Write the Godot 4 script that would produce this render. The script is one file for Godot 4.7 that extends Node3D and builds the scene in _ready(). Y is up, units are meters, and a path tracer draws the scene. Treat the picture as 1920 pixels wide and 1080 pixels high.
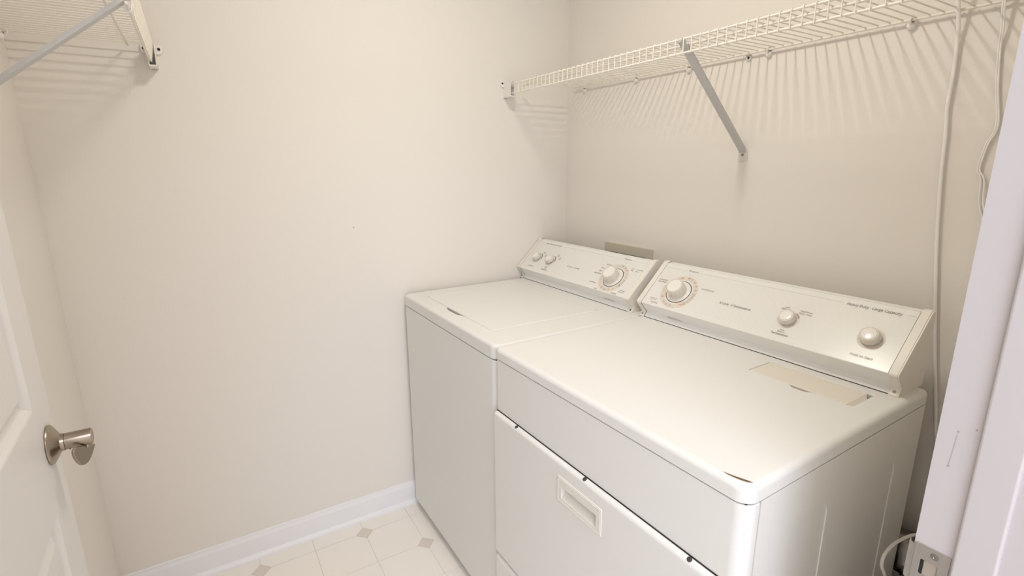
extends Node3D

# ---------------------------------------------------------------- lay-out (metres)
# x runs along the back wall from the left corner, z out from the back wall, y up.
const ROOM_X := 1.668          # inner face of the door wall
const ROOM_Z := 1.791          # inner face of the wall opposite the appliances
const CEIL := 2.44
const WALL_T := 0.115
const JAMB_Z := 0.735          # strike side of the door opening
const HINGE_Z := 1.653
const HEAD_Y := 2.045
const SHELF_Y := 1.7136
const DECK := 0.926            # top of the appliances
const FRONT := Basis(Vector3(1, 0, 0), Vector3(0, 0, 1), Vector3(0, -1, 0))   # a plan laid up against +z
const SIDE := Basis(Vector3(0, 0, -1), Vector3(1, 0, 0), Vector3(0, -1, 0))   # a plan laid up against +x

var M := {}
var names := {}
var font_plain: Font
var font_slant: Font
var font_bold_slant: Font
var font_script: Font


func _ready() -> void:
	setup_view()
	make_materials()
	make_fonts()
	build_room()
	build_hall()
	build_floor()
	build_door()
	build_washer()
	build_dryer()
	build_shelves()
	build_wall_things()


# ---------------------------------------------------------------- camera, sky, lights
func setup_view() -> void:
	var yaw := deg_to_rad(-58.6257)
	var pitch := deg_to_rad(13.4084)
	var roll := deg_to_rad(-0.2609)
	var fw := Vector3(sin(yaw) * cos(pitch), -sin(pitch), -cos(yaw) * cos(pitch))
	var rt := Vector3(cos(yaw), 0, sin(yaw))
	var up := rt.cross(fw)
	var r2 := rt * cos(roll) + up * sin(roll)
	var u2 := up * cos(roll) - rt * sin(roll)
	var cam := Camera3D.new()
	cam.name = "camera"
	cam.fov = rad_to_deg(2.0 * atan(540.0 / 953.43))
	cam.near = 0.02
	cam.far = 60.0
	cam.transform = Transform3D(Basis(r2, u2, -fw), Vector3(1.865, 1.3988, 1.4242))
	add_child(cam)
	cam.current = true

	var sky_mat := ProceduralSkyMaterial.new()
	sky_mat.sky_top_color = Color(0.42, 0.58, 0.85)
	sky_mat.sky_horizon_color = Color(0.78, 0.85, 0.93)
	sky_mat.ground_bottom_color = Color(0.35, 0.36, 0.34)
	sky_mat.ground_horizon_color = Color(0.7, 0.74, 0.76)
	sky_mat.sun_angle_max = 0.0
	var sky := Sky.new()
	sky.sky_material = sky_mat
	var env := Environment.new()
	env.background_mode = Environment.BG_SKY
	env.sky = sky
	env.background_energy_multiplier = 0.3
	env.ambient_light_source = Environment.AMBIENT_SOURCE_DISABLED
	env.tonemap_mode = Environment.TONE_MAPPER_LINEAR
	env.tonemap_exposure = 0.965
	env.sdfgi_enabled = true
	env.ssao_enabled = true
	env.ssil_enabled = true
	var we := WorldEnvironment.new()
	we.name = "world_environment"
	we.environment = env
	add_child(we)

	# daylight from the unseen hall window behind the camera, lighting appliance fronts and left wall
	var day := AreaLight3D.new()
	day.name = "unseen_window_daylight"
	day.area_size = Vector2(1.4, 1.95)
	day.light_color = Color(0.722, 0.835, 1.0).linear_to_srgb()
	day.light_energy = 3.5
	day.area_range = 12.0
	day.area_attenuation = 2.0
	day.shadow_enabled = true
	day.transform = Transform3D(Basis(Vector3(0, 1, 0), PI / 2), Vector3(4.14, 1.12, 2.2))
	add_child(day)

	# added fill light behind and above the camera; its panel is built in build_hall()
	var hall := AreaLight3D.new()
	hall.name = "hall_fill_light"
	hall.area_size = Vector2(1.5, 1.5)
	hall.light_color = Color(0.859, 0.869, 1.0).linear_to_srgb()
	hall.light_energy = 3.95
	hall.area_range = 12.0
	hall.area_attenuation = 2.0
	hall.shadow_enabled = true
	hall.transform = Transform3D(Basis(Vector3(1, 0, 0), -PI / 2), Vector3(2.95, CEIL - 0.035, 1.6))
	add_child(hall)


# ---------------------------------------------------------------- materials and fonts
func mat(called: String, c: Color, rough: float, metal := 0.0, spec := 0.5) -> StandardMaterial3D:
	var m := StandardMaterial3D.new()
	m.albedo_color = c
	m.roughness = rough
	m.metallic = metal
	m.metallic_specular = spec
	M[called] = m
	return m


func noise_tex(freq: float, strength: float, octaves := 3, size := 256) -> NoiseTexture2D:
	var n := FastNoiseLite.new()
	n.seed = 7
	n.noise_type = FastNoiseLite.TYPE_SIMPLEX_SMOOTH
	n.frequency = freq
	n.fractal_octaves = octaves
	var t := NoiseTexture2D.new()
	t.noise = n
	t.width = size
	t.height = size
	t.seamless = true
	t.as_normal_map = true
	t.bump_strength = strength
	return t


func make_materials() -> void:
	var paint := mat("wall", Color8(236, 229, 220), 0.82)
	paint.normal_enabled = true
	paint.normal_texture = noise_tex(0.06, 1.5)
	paint.normal_scale = 0.1
	paint.uv1_triplanar = true
	paint.uv1_world_triplanar = true
	paint.uv1_scale = Vector3(5, 5, 5)
	mat("ceiling", Color8(246, 244, 241), 0.9)
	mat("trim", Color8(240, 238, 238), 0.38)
	mat("jamb", Color8(198, 192, 192), 0.5)  # greyer than the other trim: doorway shade is put into this colour
	mat("door", Color8(228, 224, 219), 0.42)
	var en := mat("enamel", Color8(233, 231, 226), 0.42, 0.0, 0.3)
	en.normal_enabled = true
	en.normal_texture = noise_tex(0.03, 1.0)
	en.normal_scale = 0.03
	en.uv1_triplanar = true
	en.uv1_scale = Vector3(6, 6, 6)
	mat("enamel_side", Color8(234, 231, 225), 0.36)
	mat("plastic", Color8(238, 233, 223), 0.4)
	mat("cap_plastic", Color8(240, 236, 228), 0.2)
	mat("knob", Color8(226, 219, 207), 0.38)
	mat("almond", Color8(236, 230, 219), 0.42)
	mat("lint_lid", Color8(232, 224, 210), 0.42)
	mat("handle_plastic", Color8(232, 228, 218), 0.42)
	mat("kick", Color8(242, 240, 236), 0.3)
	mat("skirt", Color8(234, 229, 220), 0.3)
	mat("dark", Color8(30, 27, 25), 0.7)
	mat("shadow_gap", Color8(48, 44, 40), 0.8)
	mat("bumper", Color8(60, 56, 52), 0.6)
	mat("wire", Color8(240, 233, 221), 0.4)
	mat("clip", Color8(240, 236, 230), 0.35)
	mat("foot", Color8(224, 219, 212), 0.5)
	mat("brace", Color8(202, 200, 197), 0.45, 0.0, 0.5)
	mat("screw", Color8(150, 147, 142), 0.35, 1.0)
	mat("nickel", Color8(164, 152, 138), 0.29, 1.0)
	mat("chrome", Color8(205, 200, 196), 0.12, 1.0)
	mat("strike", Color8(176, 172, 168), 0.42, 0.85)
	mat("foil", Color8(128, 124, 118), 0.2, 1.0)
	mat("cord", Color8(246, 242, 237), 0.5)
	mat("outlet", Color8(206, 198, 180), 0.6)
	mat("tile", Color8(246, 240, 231), 0.38)
	mat("tile_dot", Color8(224, 214, 202), 0.4)
	mat("grout", Color8(222, 211, 198), 0.6)
	mat("ink", Color8(122, 114, 108), 0.6)
	mat("ink_soft", Color8(178, 167, 156), 0.6)
	mat("ink_faint", Color8(202, 192, 181), 0.6)
	mat("ink_black", Color8(52, 48, 46), 0.5)
	mat("orange", Color8(236, 142, 84), 0.55)
	mat("ring", Color8(221, 211, 197), 0.5)
	mat("ring_tick", Color8(176, 164, 150), 0.5)
	mat("rust", Color8(112, 88, 58), 0.8)
	mat("scuff", Color8(184, 176, 172), 0.8)
	mat("mark", Color8(168, 156, 142), 0.8)
	mat("concrete", Color8(170, 168, 162), 0.9)
	var glass := mat("glass", Color(0.95, 0.98, 1.0, 0.06), 0.02)
	glass.transparency = BaseMaterial3D.TRANSPARENCY_ALPHA
	var bulb := mat("bulb", Color8(250, 244, 232), 0.3)
	bulb.emission_enabled = true
	bulb.emission = Color(1.0, 0.93, 0.82)
	bulb.emission_energy_multiplier = 6.0

	var pg := mat("fill_panel_glow", Color8(245, 245, 242), 0.4)  # glow of the added hall fill panel
	pg.emission_enabled = true
	pg.emission = Color(1.0, 0.98, 0.95)
	pg.emission_energy_multiplier = 1.0

	# fine printed pin-stripes of the control panels
	var img := Image.create(4, 512, false, Image.FORMAT_RGB8)
	img.fill(Color8(234, 231, 225))
	for k in 27:
		var y := 70 + k * 15
		img.fill_rect(Rect2i(0, y, 4, 3), Color8(227, 223, 216))
	var panel := mat("panel", Color.WHITE, 0.24)
	panel.albedo_texture = ImageTexture.create_from_image(img)


func make_fonts() -> void:
	var sans := SystemFont.new()
	sans.font_names = PackedStringArray(["Droid Sans"])
	font_plain = sans
	var v := FontVariation.new()
	v.base_font = sans
	v.variation_transform = Transform2D(Vector2(1, 0), Vector2(0.18, 1), Vector2.ZERO)
	font_slant = v
	var serif := SystemFont.new()
	serif.font_names = PackedStringArray(["Droid Serif"])
	var s := FontVariation.new()
	s.base_font = serif
	s.variation_transform = Transform2D(Vector2(1, 0), Vector2(0.3, 1), Vector2.ZERO)
	font_script = s


# ---------------------------------------------------------------- scene helpers
func numbered(called: String) -> String:
	if not names.has(called):
		names[called] = 0
		return called
	names[called] += 1
	return "%s_%03d" % [called, names[called]]


func thing(called: String, label: String, category: String, at := Vector3.ZERO, turn := 0.0, group := "") -> Node3D:
	var o := Node3D.new()
	o.name = numbered(called)
	add_child(o)
	o.position = at
	o.rotation.y = turn
	o.set_meta("label", label)
	o.set_meta("category", category)
	if group != "":
		o.set_meta("group", group)
	return o


func part(called: String, b: MB, m: String, parent: Node3D, xf := Transform3D.IDENTITY, label := "") -> MeshInstance3D:
	return place(called, b.commit(M[m]), parent, xf, label)


func place(called: String, mesh: Mesh, parent: Node3D, xf := Transform3D.IDENTITY, label := "") -> MeshInstance3D:
	var o := MeshInstance3D.new()
	o.name = called
	o.mesh = mesh
	o.transform = xf
	parent.add_child(o, true)
	if label != "":
		o.set_meta("label", label)
	return o


func structure(called: String, b: MB, m: String, label := "") -> MeshInstance3D:
	var o := part(called, b, m, self)
	o.set_meta("kind", "structure")
	if label != "":
		o.set_meta("label", label)
	return o


func text(parent: Node3D, words: String, at: Vector2, width: float, m: String, f: Font = null, turn := 0.0, z := 0.0006) -> MeshInstance3D:
	var t := TextMesh.new()
	t.text = words
	t.font = f if f != null else font_slant
	t.font_size = 32
	t.pixel_size = 0.001
	t.depth = 0.0002
	t.curve_step = 1.5
	t.material = M[m]
	var w := t.get_aabb().size.x
	t.pixel_size = 0.001 * width / maxf(w, 0.0001)
	t.depth = 0.0002
	var o := place("lettering", t, parent, Transform3D(Basis(Vector3(0, 0, 1), turn), Vector3(at.x, at.y, z)))
	return o


# a mesh under construction; every face is wound to suit its normals
class MB:
	var st := SurfaceTool.new()
	var xf := Transform3D.IDENTITY

	func _init() -> void:
		st.begin(Mesh.PRIMITIVE_TRIANGLES)

	func at(t: Transform3D) -> MB:
		xf = t
		return self

	func v(p: Vector3, n: Vector3, uv: Vector2) -> void:
		st.set_normal((xf.basis * n).normalized())
		st.set_uv(uv)
		st.add_vertex(xf * p)

	func tri(a: Vector3, b: Vector3, c: Vector3, na: Vector3, nb: Vector3, nc: Vector3, ua := Vector2.ZERO, ub := Vector2.ZERO, uc := Vector2.ZERO) -> void:
		var g := (b - a).cross(c - a)
		if g.length_squared() < 1e-20:
			return
		v(a, na, ua)
		if g.dot(na + nb + nc) > 0.0:
			v(c, nc, uc)
			v(b, nb, ub)
		else:
			v(b, nb, ub)
			v(c, nc, uc)

	func quad(a: Vector3, b: Vector3, c: Vector3, d: Vector3, na: Vector3, nb: Vector3, nc: Vector3, nd: Vector3) -> void:
		tri(a, b, c, na, nb, nc)
		tri(a, c, d, na, nc, nd)

	func flat(a: Vector3, b: Vector3, c: Vector3, d: Vector3, n: Vector3) -> void:
		quad(a, b, c, d, n, n, n, n)

	func box(lo: Vector3, hi: Vector3) -> MB:
		for ax in 3:
			var i := (ax + 1) % 3
			var j := (ax + 2) % 3
			for s in 2:
				var n := Vector3.ZERO
				n[ax] = 1.0 if s == 1 else -1.0
				var q: Array[Vector3] = []
				for k in 4:
					var p := Vector3.ZERO
					p[ax] = hi[ax] if s == 1 else lo[ax]
					p[i] = hi[i] if (k == 1 or k == 2) else lo[i]
					p[j] = hi[j] if k >= 2 else lo[j]
					q.append(p)
				flat(q[0], q[1], q[2], q[3], n)
		return self

	# a plan loop: [positions, outward normals], rounded rectangle with a radius per corner
	static func loop(x0: float, x1: float, z0: float, z1: float, radii: Array, seg := 6, front_bump := []) -> Array:
		var pos := PackedVector2Array()
		var nor := PackedVector2Array()
		var cs := [Vector2(x1, z1), Vector2(x0, z1), Vector2(x0, z0), Vector2(x1, z0)]
		var sg := [Vector2(1, 1), Vector2(-1, 1), Vector2(-1, -1), Vector2(1, -1)]
		for k in 4:
			var r: float = radii[k]
			var c: Vector2 = cs[k] - sg[k] * r
			for i in seg + 1:
				var a := k * PI / 2 + (PI / 2) * i / seg
				var d := Vector2(cos(a), sin(a))
				pos.append(c + d * r)
				nor.append(d)
			if k == 0 and front_bump.size() > 0:      # extra points along the front edge (x falling)
				for q in front_bump:
					pos.append(Vector2(q.x, z1 + q.y))
					nor.append(Vector2(0, 1))
		return [pos, nor]

	# solid plate over a plan loop, y0..y1, rounded top and bottom edges
	func slab(lp: Array, y0: float, y1: float, rt := 0.0, rb := 0.0, seg := 5, caps := true) -> MB:
		var pos: PackedVector2Array = lp[0]
		var nor: PackedVector2Array = lp[1]
		var rings := []                                # [inset, y, out, up]
		if rb > 0.0:
			for i in seg + 1:
				var a := PI / 2 * i / seg
				rings.append([rb * (1.0 - sin(a)), y0 + rb * (1.0 - cos(a)), sin(a), -cos(a)])
		else:
			rings.append([0.0, y0, 1.0, 0.0])
		if rt > 0.0:
			for i in seg + 1:
				var a := PI / 2 * i / seg
				rings.append([rt * (1.0 - cos(a)), y1 - rt * (1.0 - sin(a)), cos(a), sin(a)])
		else:
			rings.append([0.0, y1, 1.0, 0.0])
		var n := pos.size()
		for r in rings.size() - 1:
			var p: Array = rings[r]
			var q: Array = rings[r + 1]
			for i in n:
				var j := (i + 1) % n
				quad(rp(pos[i], nor[i], p), rp(pos[j], nor[j], p), rp(pos[j], nor[j], q), rp(pos[i], nor[i], q),
					rn(nor[i], p), rn(nor[j], p), rn(nor[j], q), rn(nor[i], q))
		if caps:
			cap(pos, nor, rings[0], Vector3(0, -1, 0))
			cap(pos, nor, rings[rings.size() - 1], Vector3(0, 1, 0))
		return self

	func rp(p: Vector2, n: Vector2, r: Array) -> Vector3:
		var ins: float = r[0]
		var y: float = r[1]
		return Vector3(p.x - n.x * ins, y, p.y - n.y * ins)

	func rn(n: Vector2, r: Array) -> Vector3:
		var o: float = r[2]
		var u: float = r[3]
		return Vector3(n.x * o, u, n.y * o)

	func cap(pos: PackedVector2Array, nor: PackedVector2Array, r: Array, up: Vector3) -> void:
		var flat_pts := PackedVector2Array()
		for i in pos.size():
			var q := rp(pos[i], nor[i], r)
			flat_pts.append(Vector2(q.x, q.z))
		var y: float = r[1]
		polygon(flat_pts, y, up)

	func polygon(pts: PackedVector2Array, y: float, up: Vector3) -> void:
		var idx := Geometry2D.triangulate_polygon(pts)
		for k in range(0, idx.size(), 3):
			tri(Vector3(pts[idx[k]].x, y, pts[idx[k]].y), Vector3(pts[idx[k + 1]].x, y, pts[idx[k + 1]].y), Vector3(pts[idx[k + 2]].x, y, pts[idx[k + 2]].y), up, up, up)

	# plate with an opening: both loops have the same number of points
	func ring(outer: Array, inner: Array, y0: float, y1: float, rt: float, lip := 0.003) -> MB:
		var op: PackedVector2Array = outer[0]
		var on: PackedVector2Array = outer[1]
		var ip: PackedVector2Array = inner[0]
		var inn: PackedVector2Array = inner[1]
		slab(outer, y0, y1, rt, 0.0, 6, false)
		var n := op.size()
		var up := Vector3(0, 1, 0)
		for i in n:
			var j := (i + 1) % n
			var a := op[i] - on[i] * rt
			var b := op[j] - on[j] * rt
			var c := ip[j] + inn[j] * lip
			var d := ip[i] + inn[i] * lip
			flat(Vector3(a.x, y1, a.y), Vector3(b.x, y1, b.y), Vector3(c.x, y1, c.y), Vector3(d.x, y1, d.y), up)
			flat(Vector3(op[i].x, y0, op[i].y), Vector3(op[j].x, y0, op[j].y), Vector3(ip[j].x, y0, ip[j].y), Vector3(ip[i].x, y0, ip[i].y), -up)
			var prev_o := d
			var prev_p := c
			var prev_y := y1
			var pn_i := up
			var pn_j := up
			for s in range(1, 5):                       # rounded inner lip
				var t := PI / 2 * s / 4
				var oi := ip[i] + inn[i] * lip * (1.0 - sin(t))
				var oj := ip[j] + inn[j] * lip * (1.0 - sin(t))
				var y := y1 - lip * (1.0 - cos(t))
				var ni := Vector3(-inn[i].x * sin(t), cos(t), -inn[i].y * sin(t))
				var nj := Vector3(-inn[j].x * sin(t), cos(t), -inn[j].y * sin(t))
				quad(Vector3(prev_o.x, prev_y, prev_o.y), Vector3(prev_p.x, prev_y, prev_p.y), Vector3(oj.x, y, oj.y), Vector3(oi.x, y, oi.y), pn_i, pn_j, nj, ni)
				prev_o = oi
				prev_p = oj
				prev_y = y
				pn_i = ni
				pn_j = nj
			quad(Vector3(prev_o.x, prev_y, prev_o.y), Vector3(prev_p.x, prev_y, prev_p.y), Vector3(ip[j].x, y0, ip[j].y), Vector3(ip[i].x, y0, ip[i].y), pn_i, pn_j, pn_j, pn_i)
		return self

	# turned profile [(radius, height)...] about the local y axis
	func lathe(prof: Array, n := 32, sharp := 0.7) -> MB:
		var segs := []
		for k in prof.size() - 1:
			var d: Vector2 = prof[k + 1] - prof[k]
			segs.append(Vector2(d.y, -d.x).normalized())
		for k in prof.size() - 1:
			var n0: Vector2 = segs[k]
			var n1: Vector2 = segs[k]
			if k > 0 and segs[k - 1].dot(segs[k]) > sharp:
				n0 = (segs[k - 1] + segs[k]).normalized()
			if k < segs.size() - 1 and segs[k + 1].dot(segs[k]) > sharp:
				n1 = (segs[k + 1] + segs[k]).normalized()
			for i in n:
				var a := TAU * i / n
				var b := TAU * (i + 1) / n
				var ca := Vector2(cos(a), sin(a))
				var cb := Vector2(cos(b), sin(b))
				var p: Vector2 = prof[k]
				var q: Vector2 = prof[k + 1]
				quad(Vector3(ca.x * p.x, p.y, ca.y * p.x), Vector3(cb.x * p.x, p.y, cb.y * p.x), Vector3(cb.x * q.x, q.y, cb.y * q.x), Vector3(ca.x * q.x, q.y, ca.y * q.x),
					Vector3(ca.x * n0.x, n0.y, ca.y * n0.x), Vector3(cb.x * n0.x, n0.y, cb.y * n0.x), Vector3(cb.x * n1.x, n1.y, cb.y * n1.x), Vector3(ca.x * n1.x, n1.y, ca.y * n1.x))
		return self

	# polygon in (z, y) drawn out along x
	func extrude(poly: PackedVector2Array, x0: float, x1: float, sharp := 0.8) -> MB:
		var n := poly.size()
		var area := 0.0
		for i in n:
			area += poly[i].cross(poly[(i + 1) % n])
		var sgn := 1.0 if area > 0.0 else -1.0
		var en := PackedVector2Array()
		for i in n:
			var d := poly[(i + 1) % n] - poly[i]
			en.append(Vector2(d.y, -d.x).normalized() * sgn)
		for i in n:
			var j := (i + 1) % n
			var prev := en[(i + n - 1) % n]
			var nxt := en[j]
			var a := (en[i] + prev).normalized() if en[i].dot(prev) > sharp else en[i]
			var b := (en[i] + nxt).normalized() if en[i].dot(nxt) > sharp else en[i]
			var na := Vector3(0, a.y, a.x)
			var nb := Vector3(0, b.y, b.x)
			quad(Vector3(x0, poly[i].y, poly[i].x), Vector3(x0, poly[j].y, poly[j].x), Vector3(x1, poly[j].y, poly[j].x), Vector3(x1, poly[i].y, poly[i].x), na, nb, nb, na)
		var idx := Geometry2D.triangulate_polygon(poly)
		for e in 2:
			var x := x0 if e == 0 else x1
			var nn := Vector3(-1, 0, 0) if e == 0 else Vector3(1, 0, 0)
			for k in range(0, idx.size(), 3):
				tri(Vector3(x, poly[idx[k]].y, poly[idx[k]].x), Vector3(x, poly[idx[k + 1]].y, poly[idx[k + 1]].x), Vector3(x, poly[idx[k + 2]].y, poly[idx[k + 2]].x), nn, nn, nn)
		return self

	# round (or oval) bar swept along a path
	func tube(path: Array, r: float, n := 8, radii := []) -> MB:
		var pts := []
		for p in path:
			pts.append(p)
		var m := pts.size()
		var tan := []
		for i in m:
			var a: Vector3 = pts[maxi(i - 1, 0)]
			var b: Vector3 = pts[mini(i + 1, m - 1)]
			tan.append((b - a).normalized())
		var t0: Vector3 = tan[0]
		var side := t0.cross(Vector3.UP)
		if side.length() < 0.05:
			side = t0.cross(Vector3.RIGHT)
		side = side.normalized()
		var rings := []
		for i in m:
			var t: Vector3 = tan[i]
			side = (side - t * side.dot(t)).normalized()
			var up := side.cross(t)
			var rr: float = r if radii.is_empty() else radii[i]
			var row := []
			for k in n:
				var a := TAU * k / n
				var d := side * cos(a) + up * sin(a)
				row.append([pts[i] + d * rr, d])
			rings.append(row)
		for i in m - 1:
			for k in n:
				var l := (k + 1) % n
				var a: Array = rings[i][k]
				var b: Array = rings[i][l]
				var c: Array = rings[i + 1][l]
				var d: Array = rings[i + 1][k]
				quad(a[0], b[0], c[0], d[0], a[1], b[1], c[1], d[1])
		for e in 2:
			var row: Array = rings[0] if e == 0 else rings[m - 1]
			var nn: Vector3 = -tan[0] if e == 0 else tan[m - 1]
			for k in range(1, n - 1):
				tri(row[0][0], row[k][0], row[k + 1][0], nn, nn, nn)
		return self

	func commit(m: Material) -> ArrayMesh:
		var mesh := st.commit()
		mesh.surface_set_material(0, m)
		return mesh


# Catmull-Rom through the points
func smooth(pts: Array, steps := 8) -> Array:
	var out := []
	for i in pts.size() - 1:
		var p0: Vector3 = pts[maxi(i - 1, 0)]
		var p1: Vector3 = pts[i]
		var p2: Vector3 = pts[i + 1]
		var p3: Vector3 = pts[mini(i + 2, pts.size() - 1)]
		for s in steps:
			out.append(p1.cubic_interpolate(p2, p0, p3, float(s) / steps))
	out.append(pts[pts.size() - 1])
	return out


# ---------------------------------------------------------------- the closet
func build_room() -> void:
	var t := 0.1
	var w := structure("wall_left", MB.new().box(Vector3(-t, 0, -t), Vector3(0, CEIL, ROOM_Z + t)), "wall")
	# a nail hole in the plain wall
	var hole := MB.new().at(Transform3D(SIDE, Vector3(0, 1.187, 0.955))).lathe([Vector2(0.0022, 0.0), Vector2(0.0018, 0.0006), Vector2(0.0, 0.0007)], 10)
	part("nail_hole", hole, "mark", w)
	structure("wall_back", MB.new().box(Vector3(0, 0, -t), Vector3(ROOM_X + WALL_T, CEIL, 0)), "wall")
	structure("wall_opposite", MB.new().box(Vector3(0, 0, ROOM_Z), Vector3(ROOM_X + WALL_T, CEIL, ROOM_Z + t)), "wall")
	var d := MB.new()
	d.box(Vector3(ROOM_X, 0, 0), Vector3(ROOM_X + WALL_T, CEIL, JAMB_Z - 0.019))
	d.box(Vector3(ROOM_X, 0, HINGE_Z + 0.019), Vector3(ROOM_X + WALL_T, CEIL, ROOM_Z))
	d.box(Vector3(ROOM_X, HEAD_Y + 0.019, JAMB_Z - 0.019), Vector3(ROOM_X + WALL_T, CEIL, HINGE_Z + 0.019))
	structure("wall_door", d, "wall")
	structure("ceiling", MB.new().box(Vector3(-t, CEIL, -t), Vector3(ROOM_X + WALL_T, CEIL + 0.1, ROOM_Z + t)), "ceiling")

	# baseboards: board with a small cap moulding, and a shoe moulding at the floor
	var board := PackedVector2Array([Vector2(0, 0), Vector2(0.0105, 0), Vector2(0.0105, 0.078), Vector2(0.0098, 0.0845), Vector2(0.0072, 0.089), Vector2(0.0068, 0.093), Vector2(0.0062, 0.0985), Vector2(0.003, 0.1005), Vector2(0, 0.1005)])
	var shoe := PackedVector2Array([Vector2(0.0105, 0), Vector2(0.0235, 0), Vector2(0.0232, 0.005), Vector2(0.0215, 0.0105), Vector2(0.018, 0.0155), Vector2(0.014, 0.0185), Vector2(0.0105, 0.0195)])
	# extrude runs along local x with (z, y) = (thickness, height)
	var left_xf := Transform3D(Basis(Vector3(0, 0, -1), Vector3(0, 1, 0), Vector3(1, 0, 0)), Vector3(0, 0, ROOM_Z))
	var b := structure("baseboard_left", MB.new().at(left_xf).extrude(board, 0, ROOM_Z), "trim")
	part("shoe_moulding", MB.new().at(left_xf).extrude(shoe, 0, ROOM_Z), "trim", b)
	structure("baseboard_back", MB.new().extrude(board, 0.012, ROOM_X), "trim")
	var opp_xf := Transform3D(Basis(Vector3(-1, 0, 0), Vector3(0, 1, 0), Vector3(0, 0, -1)), Vector3(ROOM_X, 0, ROOM_Z))
	structure("baseboard_opposite", MB.new().at(opp_xf).extrude(board, 0, ROOM_X - 0.024), "trim")

	# door frame: strike jamb, hinge jamb, head, each with its stop
	var xo := ROOM_X + WALL_T
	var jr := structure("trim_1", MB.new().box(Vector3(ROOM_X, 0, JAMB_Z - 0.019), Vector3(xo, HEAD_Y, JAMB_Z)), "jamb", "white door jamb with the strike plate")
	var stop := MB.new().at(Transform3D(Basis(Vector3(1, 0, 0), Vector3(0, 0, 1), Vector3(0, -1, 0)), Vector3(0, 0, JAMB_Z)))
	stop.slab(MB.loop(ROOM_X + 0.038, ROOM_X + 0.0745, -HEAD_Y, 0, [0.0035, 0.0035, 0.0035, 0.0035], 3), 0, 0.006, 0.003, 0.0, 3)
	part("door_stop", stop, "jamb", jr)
	strike_plate(jr)
	# a scratch and two dents in the jamb's paint
	var sc := MB.new()
	sc.flat(Vector3(1.6854, 1.108, JAMB_Z + 0.0003), Vector3(1.6861, 1.108, JAMB_Z + 0.0003), Vector3(1.6838, 1.068, JAMB_Z + 0.0003), Vector3(1.6832, 1.068, JAMB_Z + 0.0003), Vector3(0, 0, 1))
	part("paint_scratch", sc, "scuff", jr)
	for q in [Vector2(1.6834, 1.0665), Vector2(1.7005, 1.119), Vector2(1.6857, 1.1105)]:
		part("paint_dent", MB.new().at(Transform3D(FRONT, Vector3(q.x, q.y, JAMB_Z))).lathe([Vector2(0.0012, 0.0), Vector2(0.001, 0.0003), Vector2(0, 0.0003)], 10), "mark", jr)
	var jl := structure("trim_2", MB.new().box(Vector3(ROOM_X, 0, HINGE_Z), Vector3(xo, HEAD_Y, HINGE_Z + 0.019)), "trim")
	part("door_stop", MB.new().box(Vector3(ROOM_X + 0.038, 0, HINGE_Z - 0.011), Vector3(ROOM_X + 0.0745, HEAD_Y, HINGE_Z)), "trim", jl)
	var jh := structure("trim_3", MB.new().box(Vector3(ROOM_X, HEAD_Y, JAMB_Z - 0.019), Vector3(xo, HEAD_Y + 0.019, HINGE_Z + 0.019)), "trim")
	part("door_stop", MB.new().box(Vector3(ROOM_X + 0.038, HEAD_Y - 0.011, JAMB_Z + 0.011), Vector3(ROOM_X + 0.0745, HEAD_Y, HINGE_Z - 0.011)), "trim", jh)
	# casing on the hall side
	var c := MB.new()
	c.box(Vector3(xo, 0, JAMB_Z - 0.065), Vector3(xo + 0.016, HEAD_Y + 0.065, JAMB_Z - 0.007))
	c.box(Vector3(xo, 0, HINGE_Z + 0.007), Vector3(xo + 0.016, HEAD_Y + 0.065, HINGE_Z + 0.065))
	c.box(Vector3(xo, HEAD_Y + 0.007, JAMB_Z - 0.007), Vector3(xo + 0.016, HEAD_Y + 0.065, HINGE_Z + 0.007))
	structure("trim_4", c, "trim")

	# unseen ceiling lamp of the closet, narrow diffuser shaped for soft shelf-lip shadows
	var lamp := thing("unseen_ceiling_lamp", "unseen white ceiling lamp with a narrow glowing diffuser above the appliances", "lamp", Vector3(0.897, CEIL, 0.87))
	part("housing", MB.new().slab(MB.loop(-0.075, 0.075, -0.16, 0.16, [0.02, 0.02, 0.02, 0.02], 5), -0.034, 0.0, 0.0, 0.008, 4), "clip", lamp)
	part("diffuser", MB.new().slab(MB.loop(-0.045, 0.045, -0.128, 0.128, [0.006, 0.006, 0.006, 0.006], 4), -0.04, -0.033, 0.0, 0.003, 3), "bulb", lamp)
	var glow := AreaLight3D.new()
	glow.name = "unseen_lamp_light"
	glow.area_size = Vector2(0.085, 0.25)
	glow.light_color = Color(1.0, 0.970, 0.868).linear_to_srgb()
	glow.light_energy = 0.88
	glow.area_range = 12.0
	glow.area_attenuation = 2.0
	glow.shadow_enabled = true
	glow.transform = Transform3D(Basis(Vector3(1, 0, 0), -PI / 2), Vector3(0, -0.045, 0))
	lamp.add_child(glow)


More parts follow.
